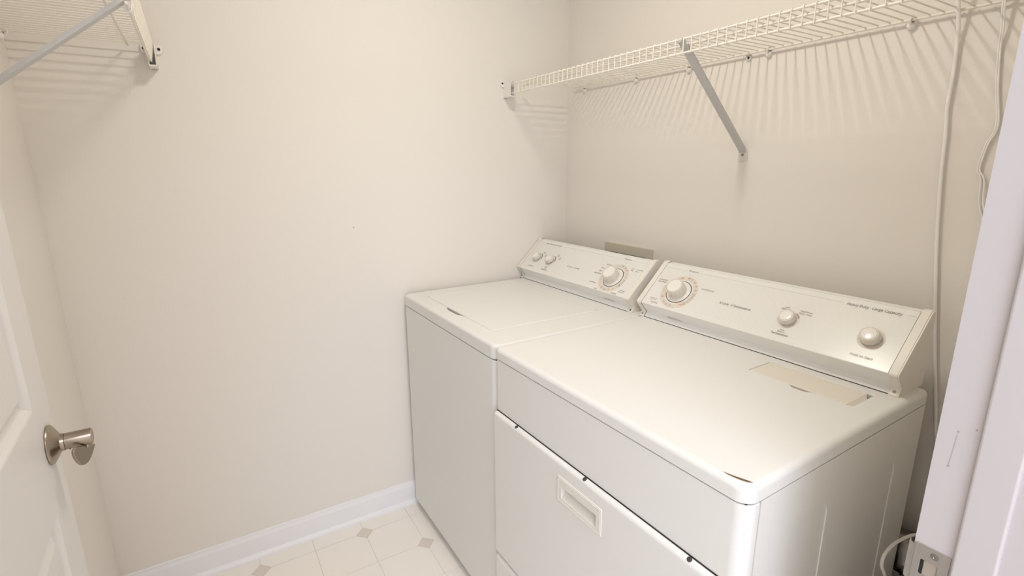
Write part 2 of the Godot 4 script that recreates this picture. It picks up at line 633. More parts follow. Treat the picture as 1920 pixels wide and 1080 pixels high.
func strike_plate(jamb: Node3D) -> void:
	var y0 := 0.9
	var y1 := 0.958
	# plate with a bolt hole, bent round the inner edge as a lip
	var xf := Transform3D(Basis(Vector3(1, 0, 0), Vector3(0, 0, 1), Vector3(0, -1, 0)), Vector3(ROOM_X, y1, JAMB_Z))
	var outer := MB.loop(0.0015, 0.036, 0.0, y1 - y0, [0.002, 0.0005, 0.0005, 0.002], 3)
	var inner := MB.loop(0.009, 0.026, 0.019, 0.039, [0.0015, 0.0015, 0.0015, 0.0015], 3)
	var plate := part("strike_plate", MB.new().at(xf).ring(outer, inner, 0.0, 0.0016, 0.0004, 0.0004), "strike", jamb, Transform3D.IDENTITY, "scratched metal strike plate")
	part("bolt_hole", MB.new().at(xf).slab(MB.loop(0.0085, 0.0265, 0.0185, 0.0395, [0.001, 0.001, 0.001, 0.001], 2), 0.0, 0.0003), "mark", plate)
	part("bolt_hole_shade", MB.new().at(xf).slab(MB.loop(0.0085, 0.0125, 0.0185, 0.0395, [0.001, 0.001, 0.001, 0.001], 2), 0.0, 0.0006), "dark", plate)  # dark strip painted as shade along one side of the hole
	var lip := PackedVector2Array()
	var back := PackedVector2Array()
	for i in 7:
		var a := PI / 2 * i / 6
		lip.append(Vector2(0.0016 - 0.008 * (1.0 - cos(a)), -0.008 * sin(a)))
		back.append(Vector2(0.0002 - 0.0066 * (1.0 - cos(a)), -0.0066 * sin(a)))
	back.reverse()
	lip.append_array(back)
	# (z, y) of the profile are (off the jamb, along x); drawn out down the jamb
	var lxf := Transform3D(Basis(Vector3(0, -1, 0), Vector3(1, 0, 0), Vector3(0, 0, 1)), Vector3(ROOM_X + 0.0015, y1 - 0.004, JAMB_Z))
	part("lip", MB.new().at(lxf).extrude(lip, 0, y1 - y0 - 0.008), "strike", plate)
	for y in [y1 - 0.0085, y0 + 0.0085]:
		var s := MB.new().at(Transform3D(FRONT, Vector3(ROOM_X + 0.0215, y, JAMB_Z + 0.0014)))
		s.lathe([Vector2(0.0044, 0.0), Vector2(0.0042, 0.0006), Vector2(0.0017, 0.0009), Vector2(0.0012, 0.0002), Vector2(0, 0.0002)], 18)
		part("screw", s, "screw", plate)


func build_hall() -> void:
	var x0 := ROOM_X + WALL_T
	var x1 := 4.2
	var z0 := -0.9
	var z1 := 3.2
	structure("wall_hall_north", MB.new().box(Vector3(x0, 0, z0 - 0.1), Vector3(x1 + 0.1, CEIL, z0)), "wall")
	structure("wall_hall_south", MB.new().box(Vector3(x0, 0, z1), Vector3(x1 + 0.1, CEIL, z1 + 0.1)), "wall")
	var near := MB.new()
	near.box(Vector3(x0 - 0.1, 0, z0 - 0.1), Vector3(x0, CEIL, -0.1))
	near.box(Vector3(x0 - 0.1, 0, ROOM_Z + 0.1), Vector3(x0, CEIL, z1 + 0.1))
	structure("wall_hall_near", near, "wall")
	# far wall with an unseen window, placed to send cool daylight through the doorway
	var wz0 := 1.5
	var wz1 := 2.9
	var wy0 := 0.12
	var wy1 := 2.12
	var far := MB.new()
	far.box(Vector3(x1, 0, z0), Vector3(x1 + 0.1, CEIL, wz0))
	far.box(Vector3(x1, 0, wz1), Vector3(x1 + 0.1, CEIL, z1))
	far.box(Vector3(x1, 0, wz0), Vector3(x1 + 0.1, wy0, wz1))
	far.box(Vector3(x1, wy1, wz0), Vector3(x1 + 0.1, CEIL, wz1))
	structure("wall_hall_far", far, "wall")
	structure("ceiling_hall", MB.new().box(Vector3(x0, CEIL, z0 - 0.1), Vector3(x1 + 0.1, CEIL + 0.1, z1 + 0.1)), "ceiling")
	structure("floor_hall", MB.new().box(Vector3(ROOM_X, -0.1, z0 - 0.1), Vector3(x1 + 0.1, 0, z1 + 0.1)), "tile_dot")
	var f := MB.new()
	f.box(Vector3(x1 + 0.02, wy0, wz0), Vector3(x1 + 0.07, wy0 + 0.04, wz1))
	f.box(Vector3(x1 + 0.02, wy1 - 0.04, wz0), Vector3(x1 + 0.07, wy1, wz1))
	for z in [wz0, (wz0 + wz1) / 2 - 0.02, wz1 - 0.04]:
		f.box(Vector3(x1 + 0.02, wy0 + 0.04, z), Vector3(x1 + 0.07, wy1 - 0.04, z + 0.04))
	var win := structure("unseen_window_1", f, "trim")
	for z in [wz0 + 0.04, (wz0 + wz1) / 2 + 0.02]:
		part("pane", MB.new().box(Vector3(x1 + 0.043, wy0 + 0.04, z), Vector3(x1 + 0.047, wy1 - 0.04, z + 0.64)), "glass", win)
	var panel := thing("hall_fill_panel", "large square glowing fill panel added out of view on the hall ceiling", "lamp", Vector3(2.95, CEIL, 1.6))  # added fill panel, out of view, brightens fronts, floor and lower walls
	part("frame", MB.new().slab(MB.loop(-0.79, 0.79, -0.79, 0.79, [0.01, 0.01, 0.01, 0.01], 3), -0.022, 0.0, 0.0, 0.004, 3), "trim", panel)
	part("diffuser", MB.new().slab(MB.loop(-0.75, 0.75, -0.75, 0.75, [0.006, 0.006, 0.006, 0.006], 3), -0.027, -0.02), "fill_panel_glow", panel)
	structure("ground_outside", MB.new().box(Vector3(x1 + 0.1, -0.3, -12), Vector3(30, -0.15, 14)), "concrete")


func build_floor() -> void:
	var fl := structure("floor", MB.new().box(Vector3(-0.1, -0.1, -0.1), Vector3(ROOM_X, -0.001, ROOM_Z + 0.1)), "grout", "cream vinyl floor with small beige diamond insets")
	var gx := 0.089
	var px := 0.1775
	var gz := 1.025
	var pz := 0.1845
	var j := 0.0009
	var d := 0.032
	var room := PackedVector2Array([Vector2(0.001, 0.001), Vector2(ROOM_X - 0.001, 0.001), Vector2(ROOM_X - 0.001, ROOM_Z - 0.001), Vector2(0.001, ROOM_Z - 0.001)])
	for a in range(-1, 10):
		for b in range(-6, 5):
			var x0 := gx + a * px
			var z0 := gz + b * pz
			var x1 := x0 + px
			var z1 := z0 + pz
			var c := d + j * 1.4
			var poly := PackedVector2Array()
			if (a + b) % 2 == 0:        # diamonds at (x0, z0) and (x1, z1)
				poly = PackedVector2Array([Vector2(x0 + c, z0 + j), Vector2(x1 - j, z0 + j), Vector2(x1 - j, z1 - c), Vector2(x1 - c, z1 - j), Vector2(x0 + j, z1 - j), Vector2(x0 + j, z0 + c)])
			else:                        # diamonds at (x1, z0) and (x0, z1)
				poly = PackedVector2Array([Vector2(x0 + j, z0 + j), Vector2(x1 - c, z0 + j), Vector2(x1 - j, z0 + c), Vector2(x1 - j, z1 - j), Vector2(x0 + c, z1 - j), Vector2(x0 + j, z1 - c)])
			tile(fl, "tile", poly, room, "tile")
			if (a + b) % 2 == 0:
				var o := Vector2(x0, z0)
				tile(fl, "diamond_inset", PackedVector2Array([o + Vector2(d, 0), o + Vector2(0, d), o + Vector2(-d, 0), o + Vector2(0, -d)]), room, "tile_dot")


func tile(fl: Node3D, called: String, poly: PackedVector2Array, room: PackedVector2Array, m: String) -> void:
	for q in Geometry2D.intersect_polygons(poly, room):
		var b := MB.new()
		b.polygon(q, 0.0, Vector3.UP)
		var n := q.size()
		var mid := Vector2.ZERO
		for p in q:
			mid += p / n
		for i in n:
			var k := (i + 1) % n
			var e := q[k] - q[i]
			var nn := Vector3(e.y, 0, -e.x).normalized()
			if nn.dot(Vector3(q[i].x - mid.x, 0, q[i].y - mid.y)) < 0.0:
				nn = -nn
			b.flat(Vector3(q[i].x, -0.001, q[i].y), Vector3(q[k].x, -0.001, q[k].y), Vector3(q[k].x, 0, q[k].y), Vector3(q[i].x, 0, q[i].y), nn)
		part(called, b, m, fl)


# ---------------------------------------------------------------- the door
func build_door() -> void:
	var a := deg_to_rad(2.2)
	var basis_ := Basis(Vector3(-cos(a), 0, sin(a)), Vector3(0, 1, 0), Vector3(-sin(a), 0, -cos(a)))
	var d := Node3D.new()
	d.name = "door_1"
	add_child(d)
	d.set_meta("kind", "structure")
	d.set_meta("label", "white moulded panel door with a nickel lever, standing open at the left")
	d.transform = Transform3D(basis_, Vector3(ROOM_X, 0, HINGE_Z))
	var w := 0.914
	var top := 2.035
	var st := 0.1
	var mull := 0.1
	var th := 0.035
	var cols := [[st, (w - mull) / 2], [(w + mull) / 2, w - st]]
	var rows := [[0.21, 0.85], [1.03, 1.62], [1.73, 1.92]]
	var fr := MB.new()
	fr.box(Vector3(0, 0.012, -th), Vector3(st, top, 0))
	fr.box(Vector3(w - st, 0.012, -th), Vector3(w, top, 0))
	fr.box(Vector3((w - mull) / 2, 0.012, -th), Vector3((w + mull) / 2, top, 0))
	var ys := [0.012, 0.21, 0.85, 1.03, 1.62, 1.73, 1.92, top]
	for k in 4:
		for c in cols:
			fr.box(Vector3(c[0], ys[k * 2], -th), Vector3(c[1], ys[k * 2 + 1], 0))
	part("frame", fr, "door", d)
	# the moulding steps in from the frame, then a raised field
	var prof := [Vector2(0, 0), Vector2(0.003, -0.001), Vector2(0.008, -0.006), Vector2(0.011, -0.0105), Vector2(0.014, -0.0115), Vector2(0.019, -0.0115), Vector2(0.021, -0.0105), Vector2(0.035, -0.0035), Vector2(0.04, -0.003)]
	for c in cols:
		for r in rows:
			var mo := MB.new()
			for k in prof.size() - 1:
				var p: Vector2 = prof[k]
				var q: Vector2 = prof[k + 1]
				var dd := (q - p).normalized()
				var lo := Vector2(c[0], r[0])
				var hi := Vector2(c[1], r[1])
				for s in 4:
					var along := [Vector2(1, 0), Vector2(0, 1), Vector2(-1, 0), Vector2(0, -1)]
					var inw := [Vector2(0, 1), Vector2(-1, 0), Vector2(0, -1), Vector2(1, 0)]
					var cs := [Vector2(lo.x, lo.y), Vector2(hi.x, lo.y), Vector2(hi.x, hi.y), Vector2(lo.x, hi.y)]
					var A: Vector2 = cs[s]
					var B: Vector2 = cs[(s + 1) % 4]
					var al: Vector2 = along[s]
					var iw: Vector2 = inw[s]
					var n := Vector3(-iw.x * dd.y, -iw.y * dd.y, dd.x)
					var e := func(o: Vector2, sg: float, t: Vector2) -> Vector3:
						var z: Vector2 = o + al * sg * t.x + iw * t.x
						return Vector3(z.x, z.y, t.y)
					mo.flat(e.call(A, 1.0, p), e.call(B, -1.0, p), e.call(B, -1.0, q), e.call(A, 1.0, q), n)
			var pm := part("panel_moulding", mo, "door", d)
			part("panel", MB.new().box(Vector3(c[0] + 0.038, r[0] + 0.038, -th + 0.006), Vector3(c[1] - 0.038, r[1] - 0.038, -0.003)), "door", pm)
	# lever handle: flared rose, neck, barrel and a leaf-shaped lever hanging below its end
	var hx := w - 0.055
	var hy := 0.951
	var at := Transform3D(FRONT, Vector3(hx, hy, 0))
	var rose := MB.new().at(at)
	rose.lathe([Vector2(0.032, 0.0), Vector2(0.0335, 0.0015), Vector2(0.033, 0.0035), Vector2(0.0305, 0.0058), Vector2(0.0172, 0.0138), Vector2(0.0148, 0.0155), Vector2(0.0142, 0.0205), Vector2(0.0, 0.0205)], 40)
	var h := part("door_handle", rose, "nickel", d, Transform3D.IDENTITY, "brushed nickel lever handle")
	part("neck_ring", MB.new().at(at).lathe([Vector2(0.0134, 0.0202), Vector2(0.0134, 0.0216), Vector2(0, 0.0216)], 32), "dark", h)
	var barrel := MB.new().at(at)
	barrel.lathe([Vector2(0.0, 0.0212), Vector2(0.0138, 0.0212), Vector2(0.0138, 0.0545), Vector2(0.0134, 0.0562), Vector2(0.0105, 0.0568), Vector2(0.01, 0.0564), Vector2(0, 0.0564)], 32)
	part("barrel", barrel, "nickel", h)
	part("grub_hole", MB.new().at(Transform3D(Basis(), Vector3(hx - 0.0085, hy - 0.0109, 0.0262))).lathe([Vector2(0, -0.0012), Vector2(0.001, -0.0012), Vector2(0.001, 0.0012), Vector2(0, 0.0012)], 10), "dark", h)
	var al := Vector3(-0.06, 0, -0.028).normalized()
	var nn := Vector3(0, -1, 0).cross(al)
	var root := Vector3(hx, hy, 0.0485)
	part("lever_neck", MB.new().tube([root + Vector3(0, -0.009, 0), root + al * 0.002 + Vector3(0, -0.018, 0)], 0.0062, 14), "nickel", h)
	var leaf := [Vector2(-0.0135, -0.0215), Vector2(-0.006, -0.0185), Vector2(0.001, -0.0152), Vector2(0.010, -0.011), Vector2(0.022, -0.0055), Vector2(0.031, -0.003), Vector2(0.0362, -0.0055), Vector2(0.0378, -0.0115), Vector2(0.0366, -0.0195), Vector2(0.0335, -0.0275), Vector2(0.0295, -0.0345), Vector2(0.0245, -0.0397), Vector2(0.0185, -0.0425), Vector2(0.0122, -0.0428), Vector2(0.006, -0.041), Vector2(0.0, -0.037), Vector2(-0.006, -0.0315), Vector2(-0.011, -0.0258)]
	var lpos := PackedVector2Array()
	var lnor := PackedVector2Array()
	var ln := leaf.size()
	for k in ln:
		var p0: Vector2 = leaf[(k + ln - 1) % ln]
		var p1: Vector2 = leaf[k]
		var p2: Vector2 = leaf[(k + 1) % ln]
		var p3: Vector2 = leaf[(k + 2) % ln]
		for q in 3:
			var p := p1.cubic_interpolate(p2, p0, p3, q / 3.0)
			lpos.append(Vector2(p.x, -p.y))
	var mid := Vector2(0.0125, 0.024)
	for k in lpos.size():
		var e := lpos[(k + 1) % lpos.size()] - lpos[(k + lpos.size() - 1) % lpos.size()]
		var q := Vector2(e.y, -e.x).normalized()
		lnor.append(q if q.dot(lpos[k] - mid) > 0.0 else -q)
	part("lever", MB.new().at(Transform3D(Basis(al, nn, Vector3(0, -1, 0)), root)).slab([lpos, lnor], -0.0024, 0.0024, 0.0016, 0.0016, 4), "nickel", h)


# ---------------------------------------------------------------- appliances
# outline of the sloping control console, (z, y) above the deck; grow > 0 makes it fatter
func console_profile(g: float, ky: float) -> PackedVector2Array:
	var p := PackedVector2Array([Vector2(-0.02, 0.0), Vector2(0.1 + g, 0.0), Vector2(0.1005 + g, 0.002), Vector2(0.0905 + g, 0.0155)])
	p.append_array(PackedVector2Array([Vector2(0.0912 + g, 0.0185), Vector2(0.111 + g, 0.0415), Vector2(0.1145 + g, 0.0462), Vector2(0.116 + g, 0.049), Vector2(0.1163 + g, 0.0522), Vector2(0.1148 + g, 0.0552)]))
	p.append_array(PackedVector2Array([Vector2(-0.001 + g, 0.1705 + g), Vector2(-0.0045, 0.1728 + g), Vector2(-0.009, 0.1735 + g), Vector2(-0.02, 0.1735 + g)]))
	for k in p.size():
		p[k] = Vector2(p[k].x, p[k].y * ky)
	return p


# frame of the sloping face: x along the console, y up the slope, z out of it; y = 0 at the nose
func face_frame(deck: float, ky: float) -> Transform3D:
	var s := Vector3(0, 0.119 * ky, -0.1188).normalized()
	return Transform3D(Basis(Vector3(1, 0, 0), s, Vector3(1, 0, 0).cross(s)), Vector3(0, deck + 0.052 * ky, 0.1165))


func build_console(t: Node3D, x0: float, x1: float, deck: float, ky: float) -> MeshInstance3D:
	var cap := 0.019
	var xf := Transform3D(Basis(), Vector3(0, deck, 0))
	part("console_body", MB.new().at(xf).extrude(console_profile(-0.0035, ky), x0 + cap + 0.0012, x1 - cap - 0.0012), "kick", t)
	for s in 2:
		var a := x0 if s == 0 else x1 - cap
		var b := MB.new().at(xf)
		# rounded outer arris: a thin inner slice and a slightly smaller outer slice
		b.extrude(console_profile(0.0, ky), a + (0.003 if s == 0 else 0.0), a + cap - (0.0 if s == 0 else 0.003))
		b.extrude(console_profile(-0.0012, ky), a, a + cap)
		var e := part("end_cap", b, "almond", t)
		var sc := MB.new().at(Transform3D(Basis(Vector3(1, 0, 0), deg_to_rad(53)), Vector3(a + cap * 0.5, deck + 0.0078, 0.0952)))
		sc.lathe([Vector2(0.0036, -0.001), Vector2(0.0034, 0.0009), Vector2(0.0015, 0.0013), Vector2(0.0011, 0.0005), Vector2(0, 0.0005)], 16)
		part("screw", sc, "screw" if x1 > 0.5 else "bumper", e)
	# dark strip along the seam where the console sits on the deck
	part("console_seam", MB.new().box(Vector3(x0 + 0.004, deck - 0.001, -0.018), Vector3(x1 - 0.004, deck + 0.0012, 0.0985)), "dark", t)
	# printed face plate with its bright lower bead
	var fxf := face_frame(deck, ky)
	var fm := MB.new()
	var fx0 := x0 + cap + 0.0012
	var fx1 := x1 - cap - 0.0012
	var L := 0.1655 * (0.5 + 0.5 * ky)
	var pf := [Vector2(0.0008, -0.0038), Vector2(-0.0003, -0.0022), Vector2(0.0006, -0.0008), Vector2(0.0035, 0.0)]
	var n := Vector3(0, 0, 1)
	fm.tri(Vector3(fx0, 0.0035, 0), Vector3(fx1, 0.0035, 0), Vector3(fx1, L, 0), n, n, n, Vector2(0, 0.99), Vector2(1, 0.99), Vector2(1, 0.01))
	fm.tri(Vector3(fx0, 0.0035, 0), Vector3(fx1, L, 0), Vector3(fx0, L, 0), n, n, n, Vector2(0, 0.99), Vector2(1, 0.01), Vector2(0, 0.01))
	for k in 3:
		var p: Vector2 = pf[k]
		var q: Vector2 = pf[k + 1]
		var d := (q - p).normalized()
		var na := Vector3(0, -d.y, d.x)
		var nb := n if k == 2 else na
		fm.quad(Vector3(fx0, p.x, p.y), Vector3(fx1, p.x, p.y), Vector3(fx1, q.x, q.y), Vector3(fx0, q.x, q.y), na, na, nb, nb)
	for x in [fx0, fx1]:
		var nn := Vector3(-1 if x == fx0 else 1, 0, 0)
		fm.flat(Vector3(x, 0.0, -0.0035), Vector3(x, L, -0.0035), Vector3(x, L, 0), Vector3(x, 0.0035, 0), nn)
	fm.flat(Vector3(fx0, L, 0), Vector3(fx1, L, 0), Vector3(fx1, L + 0.001, -0.0035), Vector3(fx0, L + 0.001, -0.0035), Vector3(0, 1, 0))
	return part("control_panel", fm, "panel", t, fxf)


func rule(face: Node3D, x0: float, x1: float, y: float) -> void:
	part("printed_rule", MB.new().box(Vector3(x0, y - 0.0003, 0.0), Vector3(x1, y + 0.0003, 0.0003)), "ink_faint", face)


# flat printed arc
func arc(face: Node3D, called: String, c: Vector2, r0: float, r1: float, a0: float, a1: float, m: String, z := 0.0003) -> void:
	var b := MB.new()
	var n := maxi(6, int(absf(a1 - a0) * 16))
	for i in n:
		var a := lerpf(a0, a1, float(i) / n)
		var e := lerpf(a0, a1, float(i + 1) / n)
		var p := Vector2(cos(a), sin(a))
		var q := Vector2(cos(e), sin(e))
		b.flat(Vector3(c.x + p.x * r0, c.y + p.y * r0, z), Vector3(c.x + q.x * r0, c.y + q.y * r0, z), Vector3(c.x + q.x * r1, c.y + q.y * r1, z), Vector3(c.x + p.x * r1, c.y + p.y * r1, z), Vector3(0, 0, 1))
		b.flat(Vector3(c.x + p.x * r1, c.y + p.y * r1, 0), Vector3(c.x + q.x * r1, c.y + q.y * r1, 0), Vector3(c.x + q.x * r1, c.y + q.y * r1, z), Vector3(c.x + p.x * r1, c.y + p.y * r1, z), Vector3(p.x, p.y, 0))
	part(called, b, m, face)


func knob(t: Node3D, face_xf: Transform3D, c: Vector2, r: float, h: float, dial: bool) -> void:
	var at := face_xf * Transform3D(FRONT, Vector3(c.x, c.y, 0))
	var body := MB.new()
	if dial:
		body.lathe([Vector2(0, 0.0), Vector2(r * 0.98, 0.0), Vector2(r, 0.008), Vector2(r * 0.985, 0.0095), Vector2(r * 0.96, 0.0105), Vector2(r * 0.99, 0.012), Vector2(r * 1.0, h * 0.55), Vector2(r * 0.98, h - 0.004), Vector2(r * 0.955, h - 0.0012), Vector2(r * 0.91, h), Vector2(r * 0.87, h - 0.0002), Vector2(r * 0.86, h - 0.0012), Vector2(0, h - 0.0012)], 48, 0.6)
	else:
		body.lathe([Vector2(0, 0.003), Vector2(r * 0.95, 0.003), Vector2(r, 0.005), Vector2(r * 0.97, h * 0.6), Vector2(r * 0.92, h - 0.003), Vector2(r * 0.88, h - 0.0008), Vector2(r * 0.82, h), Vector2(r * 0.77, h - 0.0003), Vector2(r * 0.76, h - 0.0012), Vector2(0, h - 0.0012)], 40, 0.6)
	var k := part("dial_knob" if dial else "knob", body, "knob", t, at)
	var cr := r * (0.84 if dial else 0.745)
	var prof := [Vector2(cr, h - 0.0014), Vector2(cr, h - 0.0002), Vector2(cr * 0.985, h + 0.0002)]
	for i in range(1, 9):
		var f := 1.0 - i / 8.0
		prof.append(Vector2(cr * 0.985 * f, h + 0.0002 + (0.0012 if not dial else 0.0005) * (1.0 - f * f)))
	part("cap", MB.new().lathe(prof, 48, 0.3), "cap_plastic", k)
	if dial:
		# the dial skirt lies in a dark-rimmed well
		var rim := MB.new().lathe([Vector2(0.0407, 0.0003), Vector2(0.0407, 0.0007), Vector2(0.0388, 0.0007), Vector2(0.0388, 0.0003)], 64)
		part("dial_rim", rim, "ink_black", k)
		part("dial_skirt", MB.new().lathe([Vector2(0.0386, 0.0), Vector2(0.0386, 0.0012), Vector2(0.0375, 0.0018), Vector2(0, 0.0022)], 64), "skirt", k)
	else:
		part("shaft", MB.new().lathe([Vector2(r * 0.8, 0.0), Vector2(r * 0.8, 0.0036), Vector2(0, 0.0036)], 32), "bumper", k)


func build_dryer() -> void:
	var t := thing("clothes_dryer", "white clothes dryer, the wider right-hand machine with a drop door and lint lid", "dryer", Vector3(0.7303, 0, 0.1402), deg_to_rad(1.094))
	var x0 := -0.010
	var x1 := 0.736
	var zf := 0.647
	# cabinet: wrap-around front and side/back shell
	part("front_panel", MB.new().slab(MB.loop(x0, x1, 0.612, zf, [0.024, 0.012, 0.0045, 0.0045], 6), 0.028, 0.8925, 0.0025, 0.002, 3), "enamel", t)
	part("cabinet", MB.new().slab(MB.loop(x0 + 0.002, x1 - 0.0033, 0.0, 0.6095, [0.0035, 0.0035, 0.0035, 0.0035], 3), 0.028, 0.8925, 0.003, 0.002, 3), "enamel_side", t)
	part("neck_gap_shade", MB.new().box(Vector3(x0 + 0.008, 0.875, 0.006), Vector3(x1 - 0.008, 0.9, zf - 0.008)), "dark", t)  # dark block painted as the shade in the gap under the top
	# side skin with two knock-out panels pressed into it
	for q in [[0.385, 0.505, 0.302, 0.6092, 0.802], [0.11, 0.266, 0.0008, 0.302, 0.797]]:
		var outer := MB.loop(-q[3], -q[2], -0.892, -0.032, [0.0005, 0.0005, 0.0005, 0.0005], 6)
		var inner := MB.loop(-q[1], -q[0], -q[4], -0.09, [0.024, 0.024, 0.024, 0.024], 6)
		part("side_skin", MB.new().at(Transform3D(SIDE, Vector3(x1 - 0.0034, 0, 0))).ring(outer, inner, 0.0, 0.0022, 0.0, 0.0011), "enamel_side", t)
	# top with the lint-lid opening
	var o := MB.loop(x0, x1, -0.004, 0.6482, [0.026, 0.014, 0.013, 0.013], 6, bump(0.46, 0.66, 0))
	var lx0 := 0.455
	var lx1 := 0.684
	var lz0 := 0.130
	var lz1 := 0.222
	var i := MB.loop(lx0, lx1, lz0, lz1, [0.006, 0.006, 0.004, 0.004], 6, bump(0.553, 0.608, 0.011))
	part("top_panel", MB.new().ring(o, i, 0.896, DECK, 0.012, 0.002), "enamel", t)
	part("lint_slot_shade", MB.new().box(Vector3(lx0 - 0.004, 0.897, lz0 - 0.004), Vector3(lx1 + 0.004, 0.906, lz1 + 0.016)), "shadow_gap", t)  # dark block stands in for the shade inside the lint opening
	var lid := MB.new().slab(MB.loop(lx0 + 0.0015, lx1 - 0.011, lz0 + 0.0012, lz1 - 0.0014, [0.004, 0.004, 0.004, 0.004], 5), DECK - 0.012, DECK - 0.0003, 0.002, 0.0, 4)
	lid.tri(Vector3(lx1 - 0.012, DECK - 0.001, lz0 + 0.006), Vector3(lx1 - 0.012, DECK - 0.001, lz1 - 0.004), Vector3(lx1 - 0.003, DECK - 0.006, lz1 - 0.004), Vector3(0.5, 0.85, 0), Vector3(0.5, 0.85, 0), Vector3(0.5, 0.85, 0))
	lid.tri(Vector3(lx1 - 0.012, DECK - 0.001, lz0 + 0.006), Vector3(lx1 - 0.003, DECK - 0.006, lz1 - 0.004), Vector3(lx1 - 0.003, DECK - 0.006, lz0 + 0.02), Vector3(0.5, 0.85, 0), Vector3(0.5, 0.85, 0), Vector3(0.5, 0.85, 0))
	part("lint_lid", lid, "lint_lid", t, Transform3D.IDENTITY, "beige lint screen lid")
	# chipped, rusty edge near the right front corner
	var chip := MB.new()
	var up := [Vector2(0.683, 0.6375), Vector2(0.690, 0.6362), Vector2(0.700, 0.6335), Vector2(0.711, 0.6295), Vector2(0.72, 0.6262), Vector2(0.7275, 0.625)]
	var lo := [Vector2(0.683, 0.6375), Vector2(0.691, 0.6386), Vector2(0.702, 0.6373), Vector2(0.712, 0.6350), Vector2(0.72, 0.6320), Vector2(0.7275, 0.625)]
	for k in 5:
		chip.flat(Vector3(up[k].x, DECK + 0.0003, up[k].y), Vector3(up[k + 1].x, DECK + 0.0003, up[k + 1].y), Vector3(lo[k + 1].x, DECK + 0.0002, lo[k + 1].y), Vector3(lo[k].x, DECK + 0.0002, lo[k].y), Vector3.UP)
	part("rust_chip", chip, "rust", t, Transform3D.IDENTITY, "rusty chip in the enamel edge")

	# drop door and lower panel stand proud of the front
	var dr := MB.new().at(Transform3D(FRONT, Vector3(0, 0, zf)))
	var hin := MB.loop(0.302, 0.422, -0.688, -0.654, [0.002, 0.002, 0.002, 0.002], 6)
	var hout := MB.loop(x0 + 0.002, x1 - 0.012, -0.744, -0.292, [0.011, 0.011, 0.011, 0.011], 6)
	dr.ring(hout, hin, 0.0, 0.012, 0.0105, 0.001)
	part("drop_door", dr, "enamel", t)
	part("door_gap_shade", MB.new().at(Transform3D(FRONT, Vector3(0, 0, zf))).slab(MB.loop(x0 + 0.006, x1 - 0.014, -0.7465, -0.2885, [0.004, 0.004, 0.004, 0.004], 3), 0.0, 0.0016), "dark", t)  # dark plate painted as the shade in the seam round the door
	for x in [0.104, 0.374, 0.648]:
		var s := MB.new().at(Transform3D(Basis(Vector3(1, 0, 0), deg_to_rad(28)), Vector3(x, 0.7428, zf + 0.0064)))
		s.lathe([Vector2(0.0048, -0.001), Vector2(0.0046, 0.0008), Vector2(0.0022, 0.0012), Vector2(0.0016, 0.0004), Vector2(0, 0.0004)], 18)
		part("door_screw", s, "bumper", t)
	var lp := MB.new().at(Transform3D(FRONT, Vector3(0, 0, zf))).slab(MB.loop(x0 + 0.002, x1 - 0.012, -0.284, -0.05, [0.011, 0.011, 0.011, 0.011], 6), 0.0, 0.012, 0.0105, 0.0, 6)
	part("lower_panel", lp, "enamel", t)
	# recessed plastic finger pull
	var hx := Transform3D(FRONT, Vector3(0, 0, zf + 0.012))
	var po := MB.loop(0.287, 0.437, -0.709, -0.643, [0.004, 0.004, 0.004, 0.004], 4)
	var pi_ := MB.loop(0.3035, 0.4205, -0.6865, -0.656, [0.002, 0.002, 0.002, 0.002], 4)
	var pull := part("door_pull", MB.new().at(hx).ring(po, pi_, 0.0, 0.0022, 0.0014, 0.0006), "handle_plastic", t, Transform3D.IDENTITY, "cream plastic recessed pull")
	var cup := MB.new()
	var zb := zf + 0.0022
	var zt := zf + 0.0125
	cup.flat(Vector3(0.3035, 0.6865, zt), Vector3(0.4205, 0.6865, zt), Vector3(0.4205, 0.6865, zb), Vector3(0.3035, 0.6865, zb), Vector3(0, -1, 0))
	cup.flat(Vector3(0.3035, 0.6865, zb), Vector3(0.4205, 0.6865, zb), Vector3(0.4205, 0.6715, zb), Vector3(0.3035, 0.6715, zb), Vector3(0, 0, 1))
	cup.flat(Vector3(0.3035, 0.6715, zb), Vector3(0.4205, 0.6715, zb), Vector3(0.4205, 0.656, zt), Vector3(0.3035, 0.656, zt), Vector3(0, 0.85, 0.53))
	for x in [0.3035, 0.4205]:
		var nn := Vector3(1 if x < 0.35 else -1, 0, 0)
		cup.flat(Vector3(x, 0.6865, zb), Vector3(x, 0.6715, zb), Vector3(x, 0.6715, zt), Vector3(x, 0.6865, zt), nn)
		cup.tri(Vector3(x, 0.6715, zb), Vector3(x, 0.656, zt), Vector3(x, 0.6715, zt), nn, nn, nn)
	part("finger_cup", cup, "handle_plastic", pull)
	var bead := MB.new().at(hx).ring(MB.loop(0.2905, 0.4335, -0.7055, -0.6465, [0.003, 0.003, 0.003, 0.003], 4), MB.loop(0.2925, 0.4315, -0.7035, -0.6485, [0.002, 0.002, 0.002, 0.002], 4), 0.002, 0.003, 0.0008, 0.0006)
	part("raised_border", bead, "handle_plastic", pull)
	for x in [0.04, 0.69]:
		for z in [0.06, 0.58]:
			part("levelling_foot", MB.new().at(Transform3D(Basis(), Vector3(x, 0, z))).lathe([Vector2(0, 0), Vector2(0.016, 0), Vector2(0.018, 0.004), Vector2(0.016, 0.01), Vector2(0.006, 0.012), Vector2(0.006, 0.03)], 20), "bumper", t)

	# console
	var face := build_console(t, -0.012, 0.716, DECK, 0.98)
	var fx := face_frame(DECK, 0.98)
	rule(face, 0.010, 0.094, 0.1483)
	rule(face, 0.139, 0.547, 0.1483)
	rule(face, 0.676, 0.694, 0.1483)
	text(face, "Whirlpool", Vector2(0.1165, 0.1490), 0.036, "ink_soft", font_script)
	arc(face, "logo_swirl", Vector2(0.118, 0.1495), 0.0152, 0.0156, 2.6, 5.2, "ink_faint")
